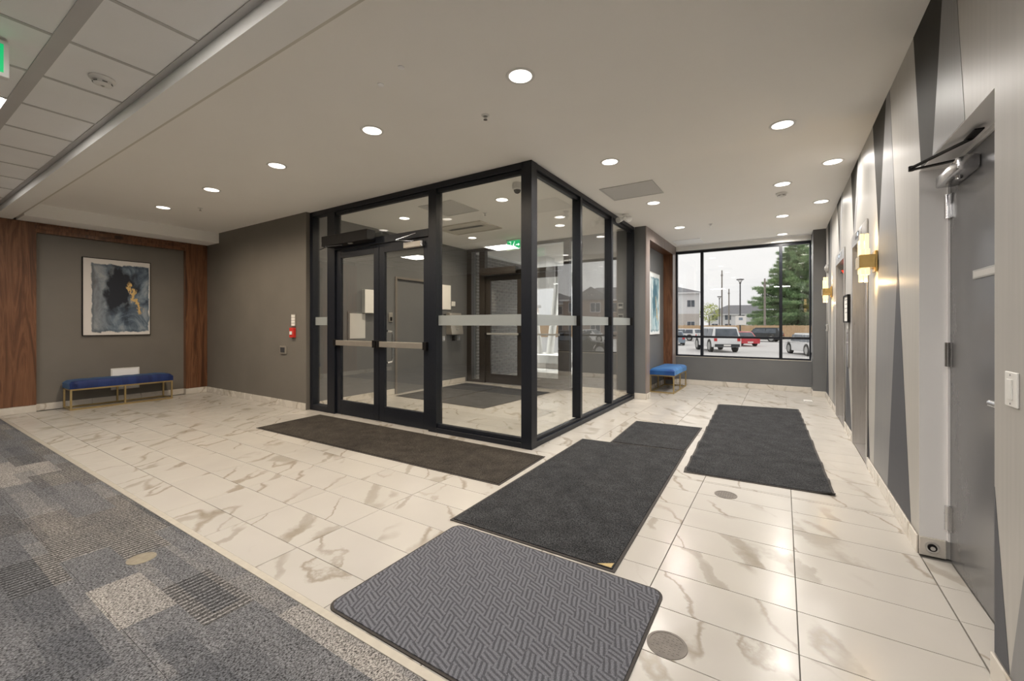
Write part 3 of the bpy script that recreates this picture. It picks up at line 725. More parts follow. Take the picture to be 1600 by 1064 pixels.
# automatic opener on the frame above the left leaf
op = empty('door_opener', (-5.02, YG - .07, 2.46), 'long black automatic door opener above the double doors', 'door opener')
MB().box(-.50, .47, -.075, .0695, -.07, .07).build('housing', 'black_plastic', op, bevel=.004)
MB().box(.47, .474, -.07, .065, -.065, .065).build('end_cap', 'black_aluminium', op)
MB().bar((-.10, -.03, -.08), (-.36, -.10, -.088), .024, .006).bar((-.36, -.10, -.096), (-.62, -.02, -.098), .018, .006).cyl((-.10, -.03, -.09), (-.10, -.03, -.07), .014).cyl((-.36, -.10, -.10), (-.36, -.10, -.082), .010).build('arm', 'lamp_pole', op)
MB().box(.05, .12, -.045, -.015, -.079, -.0702).build('sensor', 'grey_plastic', op)
dc = empty('door_closer', (-3.83, YG + .025, 2.285), 'small silver closer at top of glazed door near mullion', 'door closer')
MB().box(-.17, .12, -.052, -.001, -.045, .025).build('closer_body', 'satin_metal', dc, bevel=.004)
MB().box(.12, .155, -.050, -.002, -.043, .023).build('end_cap', 'chrome', dc, bevel=.003)
MB().bar((-.02, -.03, .032), (-.20, -.14, .040), .016, .006).bar((-.20, -.14, .048), (.06, -.062, .115), .014, .006).cyl((-.02, -.03, .0252), (-.02, -.03, .04), .012).build('arm', 'chrome', dc)

# back glazing of the vestibule (window_4)
BR = 'bronze_aluminium'
w4 = empty('window_4', (0, 0, 0), 'dark framed glazing and outer doors at the back of vestibule', 'glazing', kind='structure')
def fb(n, *b, m=BR): return MB().box(*b).build(n, m, w4, bevel=.002)
Y0, Y1 = YV, YV + .11
fb('jamb', -6.03, -5.90, Y0, Y1, 0, HC - .001); fb('mullion', -5.68, -5.53, Y0, Y1, 0, HC - .07)
fb('mullion', -3.62, -3.50, Y0, Y1, 0, HC - .07); fb('jamb', -3.30, -3.221, Y0, Y1, 0, HC - .07)
fb('top_rail', -5.90, -3.221, Y0, Y1, HC - .069, HC - .001); fb('transom_bar', -5.53, -3.62, Y0, Y1, 2.355, 2.44)
fb('bottom_rail', -5.90, -5.68, Y0, Y1, 0, .06); fb('bottom_rail', -3.50, -3.30, Y0, Y1, 0, .06)
for (x0, x1, z0, z1) in ((-5.90, -5.68, .06, HC - .07), (-5.53, -3.62, 2.44, HC - .07), (-3.50, -3.30, .06, HC - .07)):
    MB().box(x0, x1, YV + .05, YV + .058, z0, z1).build('glass_pane', 'glass', w4)
glass_door('door_4', -5.53, -4.575, 'l', 'outer vestibule door leaf with brick wall seen behind', YV + .005, BR, 'grey_plastic', 0)
glass_door('door_5', -4.575, -3.62, 'r', 'outer vestibule door leaf looking out to slanted columns', YV + .005, BR, 'grey_plastic', 0)
op = empty('door_opener', (-5.09, YV - .06, 2.425), 'dark brown opener box over the outer vestibule door', 'door opener')
MB().box(-.46, .44, -.07, .0595, -.075, .075).build('housing', BR, op, bevel=.004)
MB().bar((-.05, -.02, -.085), (-.38, -.08, -.09), .02, .006).build('arm', 'lamp_pole', op)
# door_6 service door in vestibule wall
d6 = empty('door_6', (-6.04, 5.963, 0), 'taupe flat service door in the grey vestibule wall', 'door', kind='structure')
MB().box(.006, .028, -.52, -.476, 0, 2.17).box(.006, .028, .476, .52, 0, 2.17).box(.006, .028, -.476, .476, 2.13, 2.17).build('door_frame', 'door_paint_tan', d6, bevel=.002)
MB().box(-.06, -.015, -.472, .472, .006, 2.126).build('door_leaf', 'wall_paint_cool', d6, bevel=.002)
MB().cyl((-.015, .40, .99), (-.004, .40, .99), .027, n=16).tube([(-.004, .40, .99), (.045, .40, .99), (.047, .29, .99)], .010, 8).build('door_lever', 'chrome', d6, smooth=True)
MB().cyl((-.015, .40, 1.09), (.0, .40, 1.09), .022, n=16).build('lock_cylinder', 'chrome', d6, smooth=True)

# fixtures on the vestibule wall
XV = -6.035
kp = MB().box(XV + .0005, XV + .03, 5.29, 5.37, 1.33, 1.50).build('key_reader', 'satin_metal', bevel=.004); tag(kp, 'small brass-coloured key reader beside the vestibule service door', 'reader')
MB().box(XV + .0305, XV + .034, 5.305, 5.355, 1.35, 1.42).build('reader_face', 'black_plastic', kp)
bx = empty('alarm_panel', (XV, 4.87, 1.68), 'white wall cabinet with red marking seen through glazed door', 'cabinet')
MB().box(.0005, .09, -.16, .16, -.20, .20).build('cabinet_body', 'white_plastic', bx, bevel=.004)
MB().box(.0902, .0915, .02, .10, -.17, -.11).build('red_label', 'red_plastic', bx)
ap = empty('access_panel', (XV, 4.62, 1.26), 'flush grey access panel low on vestibule wall', 'panel')
MB().box(.0005, .012, -.19, .19, -.25, .25).build('panel_frame', 'wall_paint_cool', ap, bevel=.002)
MB().box(.0122, .016, -.155, .155, -.21, .21).build('panel_door', 'hatch_grey', ap, bevel=.002)
pt = empty('posted_notice', (XV, 6.77, 1.86), 'large white paper notice on vestibule wall above intercom', 'notice')
MB().box(.0005, .02, -.22, .22, -.26, .26).build('backing_board', 'paper', pt, bevel=.001)
MB().box(.0202, .0215, -.21, .21, -.25, .25).build('sheet', 'paper', pt)
cd = MB().box(XV + .0005, XV + .02, 7.03, 7.14, 1.68, 1.78).build('small_notice', 'paper', bevel=.002); tag(cd, 'small pale card right of the large paper notice', 'notice')
MB().box(XV + .0202, XV + .0215, 7.045, 7.125, 1.69, 1.77).build('card_face', 'white_plastic', cd)
ic = empty('intercom', (XV, 7.05, 1.30), 'grey metal intercom console on vestibule wall below paper notice', 'intercom')
MB().prism([(.0005, -.23), (.0005, .23), (.10, .23), (.16, -.18), (.16, -.23)], 'y', -.19, .19).build('console', 'satin_metal', ic, bevel=.004)
MB().prism([(.1100, .18), (.114, .18), (.1335, .045), (.1295, .045)], 'y', -.12, .12).build('screen', 'grey_plastic', ic)
for a in range(4):
    for b_ in range(3): MB().box(.135 + .007 * a * .9, .150 + .006 * a, -.05 + .04 * b_, -.025 + .04 * b_, .01 - .045 * a, .03 - .045 * a).build('key', 'grey_plastic', ic)
MB().box(.02, .06, -.30, -.25, .02, .20).box(.0005, .03, -.29, -.26, .08, .14).build('handset', 'black_plastic', ic, bevel=.006)
for i, (y, m_, lb) in enumerate(((6.77, 'grey_plastic', 'first of three switch plates below intercom, paler one beside service door'), (7.10, 'black_plastic', 'black switch plate in row below the intercom'), (7.27, 'grey_plastic', 'pale switch plate nearest the outer doors, below intercom'))):
    o = MB().box(XV + .0005, XV + .012, y - .045, y + .045, .93, 1.04).build('wall_plate', m_, bevel=.002); tag(o, lb, 'switch')
    MB().box(XV + .0122, XV + .02, y - .018, y + .018, .95, 1.02).build('button', 'chrome' if i != 1 else 'lamp_pole', o, bevel=.002)
# thermostats on the end wall
for z, lb in ((1.62, 'upper of two thermostats on grey vestibule end wall'), (1.42, 'lower of two thermostats on grey vestibule end wall')):
    e = empty('thermostat', (-2.46, YV - .03, z), lb, 'thermostat')
    MB().box(-.055, .055, -.028, -.0005, -.055, .055).build('casing', 'grey_plastic', e, bevel=.005)
    MB().box(-.035, .035, -.030, -.0285, -.005, .035).build('display', 'black_plastic', e)
    MB().box(-.02, .02, -.030, -.0285, -.035, -.02).build('button', 'white_plastic', e)

# ================================================================== wide window (window_1)
w1 = empty('window_1', (0, 0, 0), 'wide black framed lobby window looking onto the parking lot', 'window', kind='structure')
WX0, WX1 = -1.975, .460
def f1(n, *b): return MB().box(*b).build(n, BLK, w1, bevel=.002)
f1('frame_rail', WX0, WX1, YW + .03, YW + .11, .5855, .63); f1('frame_rail', WX0, WX1, YW + .03, YW + .11, 2.82, 2.8645)
f1('frame_stile', WX0, WX0 + .035, YW + .03, YW + .11, .631, 2.819); f1('frame_stile', WX1 - .03, WX1, YW + .03, YW + .11, .631, 2.819)
mx = [(-1.475, -1.42), (-.055, .0)]
for a, b_ in mx: f1('mullion', a, b_, YW + .025, YW + .115, .631, 2.819)
cells = [(WX0 + .036, mx[0][0]), (mx[0][1], mx[1][0]), (mx[1][1], WX1 - .031)]
for a, b_ in cells:
    f1('transom_bar', a + .0005, b_ - .0005, YW + .035, YW + .105, .998, 1.042)
    MB().box(a, b_, YW + .066, YW + .074, 1.042, 2.82).build('glass_pane', 'glass', w1)
    MB().box(a, b_, YW + .066, YW + .074, .63, .998).build('glass_pane', 'glass', w1)
MB().box(WX0, WX1, YW - .004, YW + .0295, .586, .598).build('window_sill', 'aluminium_strip', w1, bevel=.002)

# ================================================================== ceiling things
def downlight(x, y, label, cool=False):
    e = empty('recessed_downlight', (x, y, HC), label, 'ceiling light', 'round recessed downlights')
    MB().lathe([(.078, -.004), (.095, -.006), (.100, -.0005), (.078, -.0005)], n=28, cap=False).build('trim_ring', 'white_plastic', e, smooth=True)
    MB().cyl((0, 0, -.0035), (0, 0, -.0008), .0775, n=28).build('lens', 'downlight_lens_cool' if cool else 'downlight_lens', e)
    l = bpy.data.lights.new('downlight_lamp', 'SPOT'); l.energy = SPOT * (.45 if x > .3 else 1.); l.spot_size = R(168); l.spot_blend = 1.0; l.shadow_soft_size = .0
    l.color = (1., .94, .87) if cool else (1., .84, .65)
    lo = bpy.data.objects.new('lamp', l); COL.objects.link(lo); lo.parent = e; lo.location = (0, 0, -.008)
ord_ = ['nearest the corner post of vestibule', 'second from corner post', 'third from corner post', 'fourth from corner post', 'fifth, nearest walnut niche']
for k, x in enumerate((-1.50, -3.01, -4.53, -6.03, -7.54)): downlight(x, 2.46, 'downlight in row before glazed doors, ' + ord_[k], k == 0)
for x, y, lb in ((-1.51, 4.26, 'large-looking downlight beside the first glass side pane'), (-1.51, 6.03, 'downlight just beyond the grey ceiling hatch'), (-1.51, 7.80, 'downlight beside wood-edged niche and ceiling vent'),
                 (0, 4.25, 'biggest-looking downlight over the dark mat near patterned wall'), (0, 6.05, 'downlight right beside the smoke detector'), (0, 7.84, 'downlight beyond the smoke detector, before window'), (0, 9.42, 'downlight closest to the wide window'),
                 (.44, 5.50, 'downlight hugging patterned wall above first elevator'), (.45, 7.20, 'downlight hugging patterned wall above second elevator')):
    downlight(x, y, lb, True)
for x, y, lb in ((-3.20, 4.77, 'downlight inside vestibule nearest the corner post'), (-5.07, 4.77, 'downlight inside vestibule above double doors'), (-5.10, 6.56, 'downlight inside vestibule near outer exit sign'), (-3.20, 6.54, 'downlight inside vestibule by the side panes')):
    downlight(x, y, lb)
def ceil_panel(x0, x1, y0, y1, label):
    e = empty('ceiling_panel_light', ((x0 + x1) / 2, (y0 + y1) / 2, HG), label, 'ceiling light', 'square lights in tiled ceiling')
    hx, hy_ = (x1 - x0) / 2 - .013, (y1 - y0) / 2 - .036
    MB().box(-hx, hx, -hy_, hy_, .002, .02).build('light_housing', 'white_plastic', e)
    MB().box(-hx + .012, hx - .012, -hy_ + .012, hy_ - .012, -.003, .0018).build('lens', 'panel_lens', e)
for i, (x0, x1, y0, y1) in enumerate(panels):
    near = 'in front tile row' if y1 > 0 else 'deep in the corridor'
    ceil_panel(x0, x1, y0, y1, 'square flat light %s, %s' % (near, ['beside walnut end', 'next to green exit sign', 'above middle of carpet', 'nearest patterned wall'][i % 4]))
def hatch(x0, x1, y0, y1, z, name, mat, label, cat, d=.008):
    e = empty(name, ((x0 + x1) / 2, (y0 + y1) / 2, z), label, cat); hx, hy_ = (x1 - x0) / 2, (y1 - y0) / 2; t = .018
    MB().box(-hx, -hx + t, -hy_, hy_, -d, -.0005).box(hx - t, hx, -hy_, hy_, -d, -.0005).box(-hx + t, hx - t, -hy_, -hy_ + t, -d, -.0005).box(-hx + t, hx - t, hy_ - t, hy_, -d, -.0005).build('rim', mat, e)
    MB().box(-hx + t + .002, hx - t - .002, -hy_ + t + .002, hy_ - t - .002, -d * .6, -.0006).build('hatch_plate', mat, e)
    return e
hatch(-1.93, -1.28, 5.05, 5.62, HC, 'ceiling_hatch', 'hatch_grey', 'grey square hatch in plaster ceiling beside glass side panes', 'hatch')
hatch(-4.40, -3.78, 4.40, 5.04, HC, 'ceiling_hatch', 'hatch_grey', 'grey square hatch in vestibule ceiling', 'hatch')
e = hatch(-5.14, -4.13, 5.52, 6.16, HC, 'heater_unit', 'hatch_tan', 'beige ceiling heater with dark slot inside vestibule', 'heater', .02)
MB().box(-.36, .36, -.10, -.02, -.0215, -.0205).build('slot', 'slot_dark', e)
e = hatch(-1.88, -1.36, 8.98, 9.50, HC, 'air_diffuser', 'diffuser_white', 'bright white square air diffuser near the wide window', 'vent')
e = empty('linear_diffuser', (-.75, 9.66, HC), 'long slim white slot diffuser above the wide window', 'vent')
MB().box(-1.17, 1.17, -.05, -.02, -.010, -.0005).box(-1.17, 1.17, .02, .05, -.010, -.0005).build('diffuser_rail', 'diffuser_white', e)
MB().box(-1.17, 1.17, -.019, .019, -.004, -.0005).build('slot', 'slot_dark', e)
for x, y, lb in ((-2.02, 2.77, 'ceiling sprinkler near the vestibule corner post'), (-1.02, 7.81, 'ceiling sprinkler on the way to the wide window'), (-7.12, 2.76, 'ceiling sprinkler toward the walnut niche'), (-3.80, 5.20, 'ceiling sprinkler inside vestibule')):
    e = empty('sprinkler_head', (x, y, HC), lb, 'sprinkler')
    MB().lathe([(.033, -.0005), (.033, -.004), (.018, -.010), (.018, -.0005)], n=18).build('escutcheon', 'white_plastic', e, smooth=True)
    MB().cyl((0, 0, -.010), (0, 0, -.036), .006, n=8).cyl((0, 0, -.036), (0, 0, -.038), .016, n=14).bar((-.012, 0, -.01), (-.012, 0, -.034), .003, .003).bar((.012, 0, -.01), (.012, 0, -.034), .003, .003).build('deflector', 'chrome', e)
def smoke(x, y, z, lb):
    e = empty('smoke_detector', (x, y, z), lb, 'smoke detector')
    MB().lathe([(.065, -.0005), (.068, -.010), (.052, -.022), (.048, -.0225), (.03, -.0005)], n=24).build('base', 'white_plastic', e, smooth=True)
    MB().lathe([(.047, -.023), (.044, -.040), (.025, -.048), (.01, -.049), (.01, -.023)], n=24).build('chamber', 'white_plastic', e, smooth=True)
    for a in range(6): MB().box(.0455, .048, -.012, .012, -.036, -.030).build('vent_slit', 'slot_dark', e).rotation_euler = (0, 0, a * PI / 3)
smoke(-.01, 6.47, HC, 'round white smoke detector on plaster ceiling before window')
smoke(-3.70, .889, HG - .002, 'round white smoke detector on tiled ceiling')
for x, y, lb in ((-2.381, 2.02, 'tiny white ceiling disc farther from bulkhead end'), (-2.108, 1.956, 'tiny white ceiling disc right beside another by bulkhead')):
    o = MB().lathe([(.022, -.0005), (.022, -.004), (.012, -.006), (.005, -.0062)], (x, y, HC), 16).build('ceiling_sensor', 'diffuser_white', smooth=True); tag(o, lb, 'sensor')
# dome camera in the vestibule
e = empty('dome_camera', (-2.67, 4.305, HC), 'white dome security camera with black dome in vestibule', 'camera')
MB().lathe([(.055, -.0005), (.06, -.03), (.058, -.075), (.045, -.085), (.02, -.0855)], n=24).build('housing', 'white_plastic', e, smooth=True)
MB().ball((0, 0, -.086), .042, 18, 10).build('dome', 'black_plastic', e, smooth=True)
# twin emergency heads
e = empty('emergency_light', (-2.03, 6.42, HC), 'white twin-head emergency light at top of glass side panes', 'emergency light')
MB().lathe([(.05, -.0005), (.05, -.02), (.02, -.03), (.01, -.031)], n=18).build('mount', 'white_plastic', e, smooth=True)
for s in (-1, 1):
    MB().cyl((0, 0, -.028), (s * .06, -.02, -.06), .010, n=8).cyl((s * .055, .0, -.07), (s * .085, -.09, -.10), .030, .045, 16).build('lamp_head', 'white_plastic', e, smooth=True)
e = empty('emergency_light', (-2.72, 5.77, HC), 'single white emergency spot head inside vestibule ceiling', 'emergency light')
MB().lathe([(.04, -.0005), (.04, -.02), (.02, -.03), (.01, -.031)], n=18).build('mount', 'white_plastic', e, smooth=True)
MB().cyl((0, 0, -.028), (0, -.02, -.06), .010, n=8).cyl((0, .0, -.07), (.03, -.07, -.10), .030, .042, 16).build('lamp_head', 'white_plastic', e, smooth=True)

# exit signs: green running figure pictogram
def exit_sign(loc, rz, w_, h_, label):
    e = empty('exit_sign', loc, label, 'exit sign', rz=rz)
    MB().box(-w_ / 2, w_ / 2, -.025, .025, -h_ - .012, -.012).box(-.06, .06, -.02, .02, -.012, -.0005).build('housing', 'white_plastic', e, bevel=.003)
    for s in (-1, 1):
        yf = s * .0255; a, b_ = sorted((yf, yf + s * .0015)); c_, d_ = sorted((yf + s * .0016, yf + s * .0028))
        fc = MB().box(-w_ / 2 + .022, w_ / 2 - .022, a, b_, -h_ + .010, -.034).build('green_face', 'sign_green', e)
        u = (h_ - .05) / 10; zc = -h_ / 2 - .012
        m_ = MB()
        def pp(pts, ox): m_.prism([(ox + x * u, zc + z * u) for x, z in pts], 'y', c_, d_)
        pp([(-4, -4.2), (-1.2, -4.2), (-1.2, 4.2), (-4, 4.2), (-4, 3.6), (-1.8, 3.6), (-1.8, -3.6), (-4, -3.6)], -w_ * .12)
        pp([(-.1, .2), (1.1, 2.2), (2.1, 1.9), (1.2, -.3)], -w_ * .05); pp([(1.5, 2.6), (2.6, 2.6), (2.6, 3.7), (1.5, 3.7)], -w_ * .05)
        pp([(-.1, .2), (1.2, -.3), (.2, -1.4), (-.6, -3.8), (-1.5, -3.8), (-.5, -1.0)], -w_ * .05); pp([(.9, -.1), (2.4, -1.2), (3.6, -1.0), (3.6, -1.8), (2.2, -2.1), (.4, -.9)], -w_ * .05)
        pp([(5, .5), (8, .5), (8, 1.8), (10.5, 0), (8, -1.8), (8, -.5), (5, -.5)], -w_ * .05 - u)
        m_.build('pictogram', 'sign_white', fc)
    return e
exit_sign((-3.66, .29, HG - .006), R(90), .40, .20, 'green running-man exit sign hanging from tiled ceiling')
exit_sign((-4.47, 7.1, HC), 0, .34, .22, 'green running-man exit sign inside vestibule before outer doors')

# ================================================================== items on the front wall
ps = empty('fire_pull_station', (-6.35, YF, 1.16), 'small red fire alarm pull station on taupe wall', 'alarm')
MB().box(-.055, .055, -.045, -.0005, -.075, .075).build('housing', 'red_plastic', ps, bevel=.005)
MB().box(-.030, .030, -.055, -.0455, -.03, .02).build('pull_bar', 'white_plastic', ps, bevel=.002)
kn = empty('notice_plate', (-6.345, YF, 1.35), 'pale gridded plate right above the red pull station', 'panel')
MB().box(-.055, .055, -.016, -.0005, -.095, .095).build('plate', 'satin_metal', kn, bevel=.002)
for a in range(4):
    for b_ in range(2): MB().box(-.046 + .048 * b_, -.004 + .048 * b_, -.020, -.0162, -.085 + .044 * a, -.05 + .044 * a).build('key', 'paper', kn)
wp = empty('wall_outlet', (-6.63, YF, .885), 'bronze plate outlet on taupe wall below pull station', 'outlet')
MB().box(-.085, .085, -.022, -.0005, -.06, .06).build('plate', 'satin_metal', wp, bevel=.003)
MB().box(-.06, .06, -.026, -.0222, -.04, .04).build('cover', 'lamp_pole', wp, bevel=.002)
# white plate behind the bench
gr_ = empty('floor_vent', (-9.362, 2.533, .20), 'white low grille on niche wall behind the navy bench', 'vent')
MB().box(.0005, .012, -.185, .185, 0, .355).build('face_plate', 'white_plastic', gr_, bevel=.002)
MB().box(.0122, .0135, -.165, .165, .02, .335).build('grille', 'diffuser_white', gr_)

# ================================================================== artwork
def canvas(loc, sx, sz, mat, label):
    e = empty('framed_painting', loc, label, 'painting')
    MB().box(.012, .030, -sx / 2, sx / 2, 0, sz).build('canvas', mat, e)
    t = .010
    MB().box(.001, .036, -sx / 2 - t, -sx / 2 - .001, -t, sz + t).box(.001, .036, sx / 2 + .001, sx / 2 + t, -t, sz + t).box(.001, .036, -sx / 2, sx / 2, sz + .001, sz + t).box(.001, .036, -sx / 2, sx / 2, -t, -.001).build('frame', 'black_plastic' if mat == 'art_navy' else 'white_plastic', e)
canvas((-9.362, 2.435, 1.115), .84, 1.235, 'art_navy', 'abstract watercolour in navy and grey with gold streaks in niche')
canvas((-2.167, 8.61, 1.10), .76, 1.19, 'art_pale', 'abstract pale blue watercolour in niche near the window')

# ================================================================== benches
def bench(loc, length, depth, zf, zs, vel, label):
    e = empty('upholstered_bench', loc, label, 'bench')
    r = .022; L, D = length / 2, depth / 2
    f = MB()
    for z in (r / 2, zf - r / 2):
        f.box(-D, D, -L, -L + r, z - r / 2, z + r / 2).box(-D, D, L - r, L, z - r / 2, z + r / 2)
        f.box(-D, -D + r, -L + r, L - r, z - r / 2, z + r / 2).box(D - r, D, -L + r, L - r, z - r / 2, z + r / 2)
    f.build('frame_rail', 'bench_gold', e)
    for x in (-D, D - r):
        for y in (-L, -r / 2, L - r): MB().box(x, x + r, y, y + r, r + .0005, zf - r - .0005).build('leg', 'bench_gold', e)
    # tufted cushion with rounded edges
    nx, ny = 14, 40; m_ = MB(); h_ = zs - zf; T_ = []
    for j in range(ny + 1):
        row = []
        for i in range(nx + 1):
            u, v_ = i / nx * 2 - 1, j / ny * 2 - 1
            ed = (1 - abs(u) ** 8) * (1 - abs(v_) ** 16)
            tf = .004 * abs(math.sin(v_ * PI * 3.5)) + .003 * abs(math.sin((u + 1) * PI))
            row.append(m_.bm.verts.new((u * (D + .006), v_ * (L + .006), zf + .001 + h_ * (.62 + .33 * ed ** .5) + tf * (1 if ed > .2 else 0))))
        T_.append(row)
    for j in range(ny):
        for i in range(nx): m_.bm.faces.new((T_[j][i], T_[j][i + 1], T_[j + 1][i + 1], T_[j + 1][i]))
    ring = [T_[0][i] for i in range(nx + 1)] + [T_[j][nx] for j in range(1, ny + 1)] + [T_[ny][i] for i in range(nx - 1, -1, -1)] + [T_[j][0] for j in range(ny - 1, 0, -1)]
    low = [m_.bm.verts.new((v_.co.x, v_.co.y, zf + .001)) for v_ in ring]
    n = len(ring)
    for i in range(n): m_.bm.faces.new((ring[i], low[i], low[(i + 1) % n], ring[(i + 1) % n]))
    m_.bm.faces.new(low)
    m_.build('cushion', vel, e, smooth=True)
bench((-9.13, 2.42, .0008), 1.26, .385, .315, .44, 'velvet_navy', 'long navy velvet bench on gold frame below the navy painting')
bench((-1.905, 8.80, .0008), 1.17, .44, .335, .46, 'velvet_blue', 'blue velvet bench on gold frame in niche near the window')

# ================================================================== mats
def mat_quad(name, pts, matl, label, ripple=0, round_=0, group=None, z=.0):
    c_ = sum((Vector((*p, 0)) for p in pts), Vector()) / 4
    e = empty(name, (c_.x, c_.y, z), label, 'mat', group)
    P4 = [Vector((p[0] - c_.x, p[1] - c_.y, 0)) for p in pts]
    def bil(u, v_): return (P4[0] * (1 - u) + P4[1] * u) * (1 - v_) + (P4[3] * (1 - u) + P4[2] * u) * v_
    def sheet(u0, u1, v0, v1, zt, nm, mt, zb=.0012):
        nu, nv = (24, 60) if ripple else (12, 16)
        m_ = MB(); G_ = []
        for j in range(nv + 1):
            row = []
            for i in range(nu + 1):
                u = u0 + (u1 - u0) * i / nu; v_ = v0 + (v1 - v0) * j / nv
                p = bil(u, v_)
                ef = max(0, 1 - min(u, 1 - u) / .16)
                dz = ripple * ef * (max(0, math.sin(v_ * 46 + 2.5 * math.sin(v_ * 9) + (0 if u < .5 else 2)))) ** 2
                row.append(m_.bm.verts.new((p.x, p.y, zt + dz)))
            G_.append(row)
        for j in range(nv):
            for i in range(nu): m_.bm.faces.new((G_[j][i], G_[j][i + 1], G_[j + 1][i + 1], G_[j + 1][i]))
        ring = [G_[0][i] for i in range(nu + 1)] + [G_[j][nu] for j in range(1, nv + 1)] + [G_[nv][i] for i in range(nu - 1, -1, -1)] + [G_[j][0] for j in range(nv - 1, 0, -1)]
        low = [m_.bm.verts.new((q.co.x, q.co.y, zb + max(0, q.co.z - zt))) for q in ring]; n = len(ring)
        for i in range(n): m_.bm.faces.new((ring[i], low[i], low[(i + 1) % n], ring[(i + 1) % n]))
        return m_.build(nm, mt, e)
    W = (P4[1] - P4[0]).length; H_ = (P4[3] - P4[0]).length
    if round_:
        def rr(inset, rad):
            out = []
            corners = [(inset, inset, 180), (W - inset, inset, 270), (W - inset, H_ - inset, 0), (inset, H_ - inset, 90)]
            for k, (cx_, cy_, a0) in enumerate(corners):
                sx_ = 1 if cx_ < W / 2 else -1; sy_ = 1 if cy_ < H_ / 2 else -1
                for q in range(7):
                    a = R(a0 + 15 * q); x_ = cx_ + sx_ * rad + rad * math.cos(a); y_ = cy_ + sy_ * rad + rad * math.sin(a)
                    p = bil(x_ / W, y_ / H_); out.append((p.x, p.y))
            return out
        MB().prism(rr(0, round_), 'z', .0012, .006).build('rubber_edge', 'rubber', e)
        MB().prism(rr(.012, round_ * .9), 'z', .0062, .0095).build('pile', matl, e)
    else:
        sheet(0, 1, 0, 1, .005, 'rubber_edge', 'rubber')
        iu, iv = .018 / W, .018 / H_
        sheet(iu, 1 - iu, iv, 1 - iv, .0095, 'pile', matl, .0052)
    return e
mat_quad('entrance_mat', [(-.726, 3.918), (.337, 3.978), (.207, 7.729), (-.863, 7.531)], 'mat_pile', 'long dark mat with rippled edges running toward the window', ripple=.022)
mat_quad('entrance_mat', [(-1.844, 2.134), (-.733, 2.137), (-.818, 4.555), (-1.894, 4.443)], 'mat_pile', 'large black mat just beyond the woven-pattern mat')
mat_quad('entrance_mat', [(-1.585, 4.482), (-.826, 4.561), (-.838, 5.71), (-1.641, 5.649)], 'mat_pile', 'smaller charcoal mat tucked beyond the large black mat')
mat_quad('entrance_mat', [(-5.506, 2.732), (-1.907, 2.802), (-1.943, 3.65), (-5.555, 3.627)], 'mat_pile_brown', 'long brownish-black mat in front of the glazed double doors')
mat_quad('entrance_mat', [(-1.76, 1.172), (-.468, 1.172), (-.475, 2.113), (-1.765, 2.113)], 'mat_weave', 'grey mat with woven pattern and rounded corners in front', round_=.06)
mat_quad('entrance_mat', [(-5.85, 5.30), (-4.86, 5.27), (-4.86, 7.25), (-5.85, 7.30)], 'mat_pile', 'dark mat inside vestibule beside the grey wall')
mat_quad('entrance_mat', [(-4.84, 5.26), (-3.84, 5.22), (-3.68, 7.12), (-4.84, 7.20)], 'mat_pile', 'dark mat inside vestibule before the outer door')
o = MB().prism([(0, 0), (.075, .0), (.075, .05)], 'z', 0, .0012).build('mat_label', 'bench_gold'); o.location = (-.835, 2.16, .0096)
tag(o, 'tan worn patch on corner of the large black mat', 'patch')

# floor covers
def drain(x, y, r, label, mat='drain_metal', z=.0003):
    e = empty('floor_cover', (x, y, z), label, 'floor cover')
    MB().lathe([(r * .86, .0005), (r * .86, .0022), (r, .0016), (r, .0002)], n=36, cap=False).build('rim', mat, e, smooth=True)
    m_ = MB().cyl((0, 0, .0002), (0, 0, .0012), r * .855, n=36); m_.build('plate', mat, e)
    if mat == 'drain_metal':
        g_ = MB(); k = .016
        for i in range(-5, 6):
            for j in range(-5, 6):
                if math.hypot(i, j) * k < r * .8:
                    if (i + j) % 2: g_.box(i * k - .0055, i * k + .0055, j * k - .002, j * k + .002, .0013, .0021)
                    else: g_.box(i * k - .002, i * k + .002, j * k - .0055, j * k + .0055, .0013, .0021)
        tag(g_.build('tread_ribs', 'drain_metal', e), kind='stuff')
drain(-.361, 3.575, .078, 'round metal floor cover at the end of rippled mat')
drain(-.392, 1.775, .078, 'round metal floor cover beside the woven-pattern mat')
mottled('brass_worn', (.21, .18, .13), (.28, .245, .185), 30, .6, .1, 100, metal=.2)
drain(-2.97, .872, .065, 'oval-looking tan floor cover set in the carpet', 'brass_worn', .0025)
fp = MB().box(.30, .42, 8.55, 8.74, .0003, .012).build('floor_box', 'hatch_grey', bevel=.003); tag(fp, 'small pale plate on floor by the dark corner pier', 'plate')
MB().box(.31, .41, 8.555, 8.565, .0122, .014).build('plate_edge', 'black_plastic', fp)

# ================================================================== outside
gz = -.9
o = MB().box(-70, 80, 14.6, 130, gz - .3, gz).build('parking_lot', 'asphalt'); tag(o, 'pale grey parking lot outside the window', 'parking lot', kind='structure')
o = MB().box(-14, -2.36, YV + .35, 14.5, -.3, -.02).box(-2.36, XR + 4, 9.97, 14.5, gz - .3, gz).build('entrance_slab', 'concrete'); tag(o, 'light concrete paving outside the outer vestibule doors', 'paving', kind='structure')
o = MB().box(-14, -2.36, 14.5, 14.6, gz - .3, -.02).build('kerb', 'concrete'); tag(o, 'concrete edge of the entrance paving', 'kerb', kind='structure')
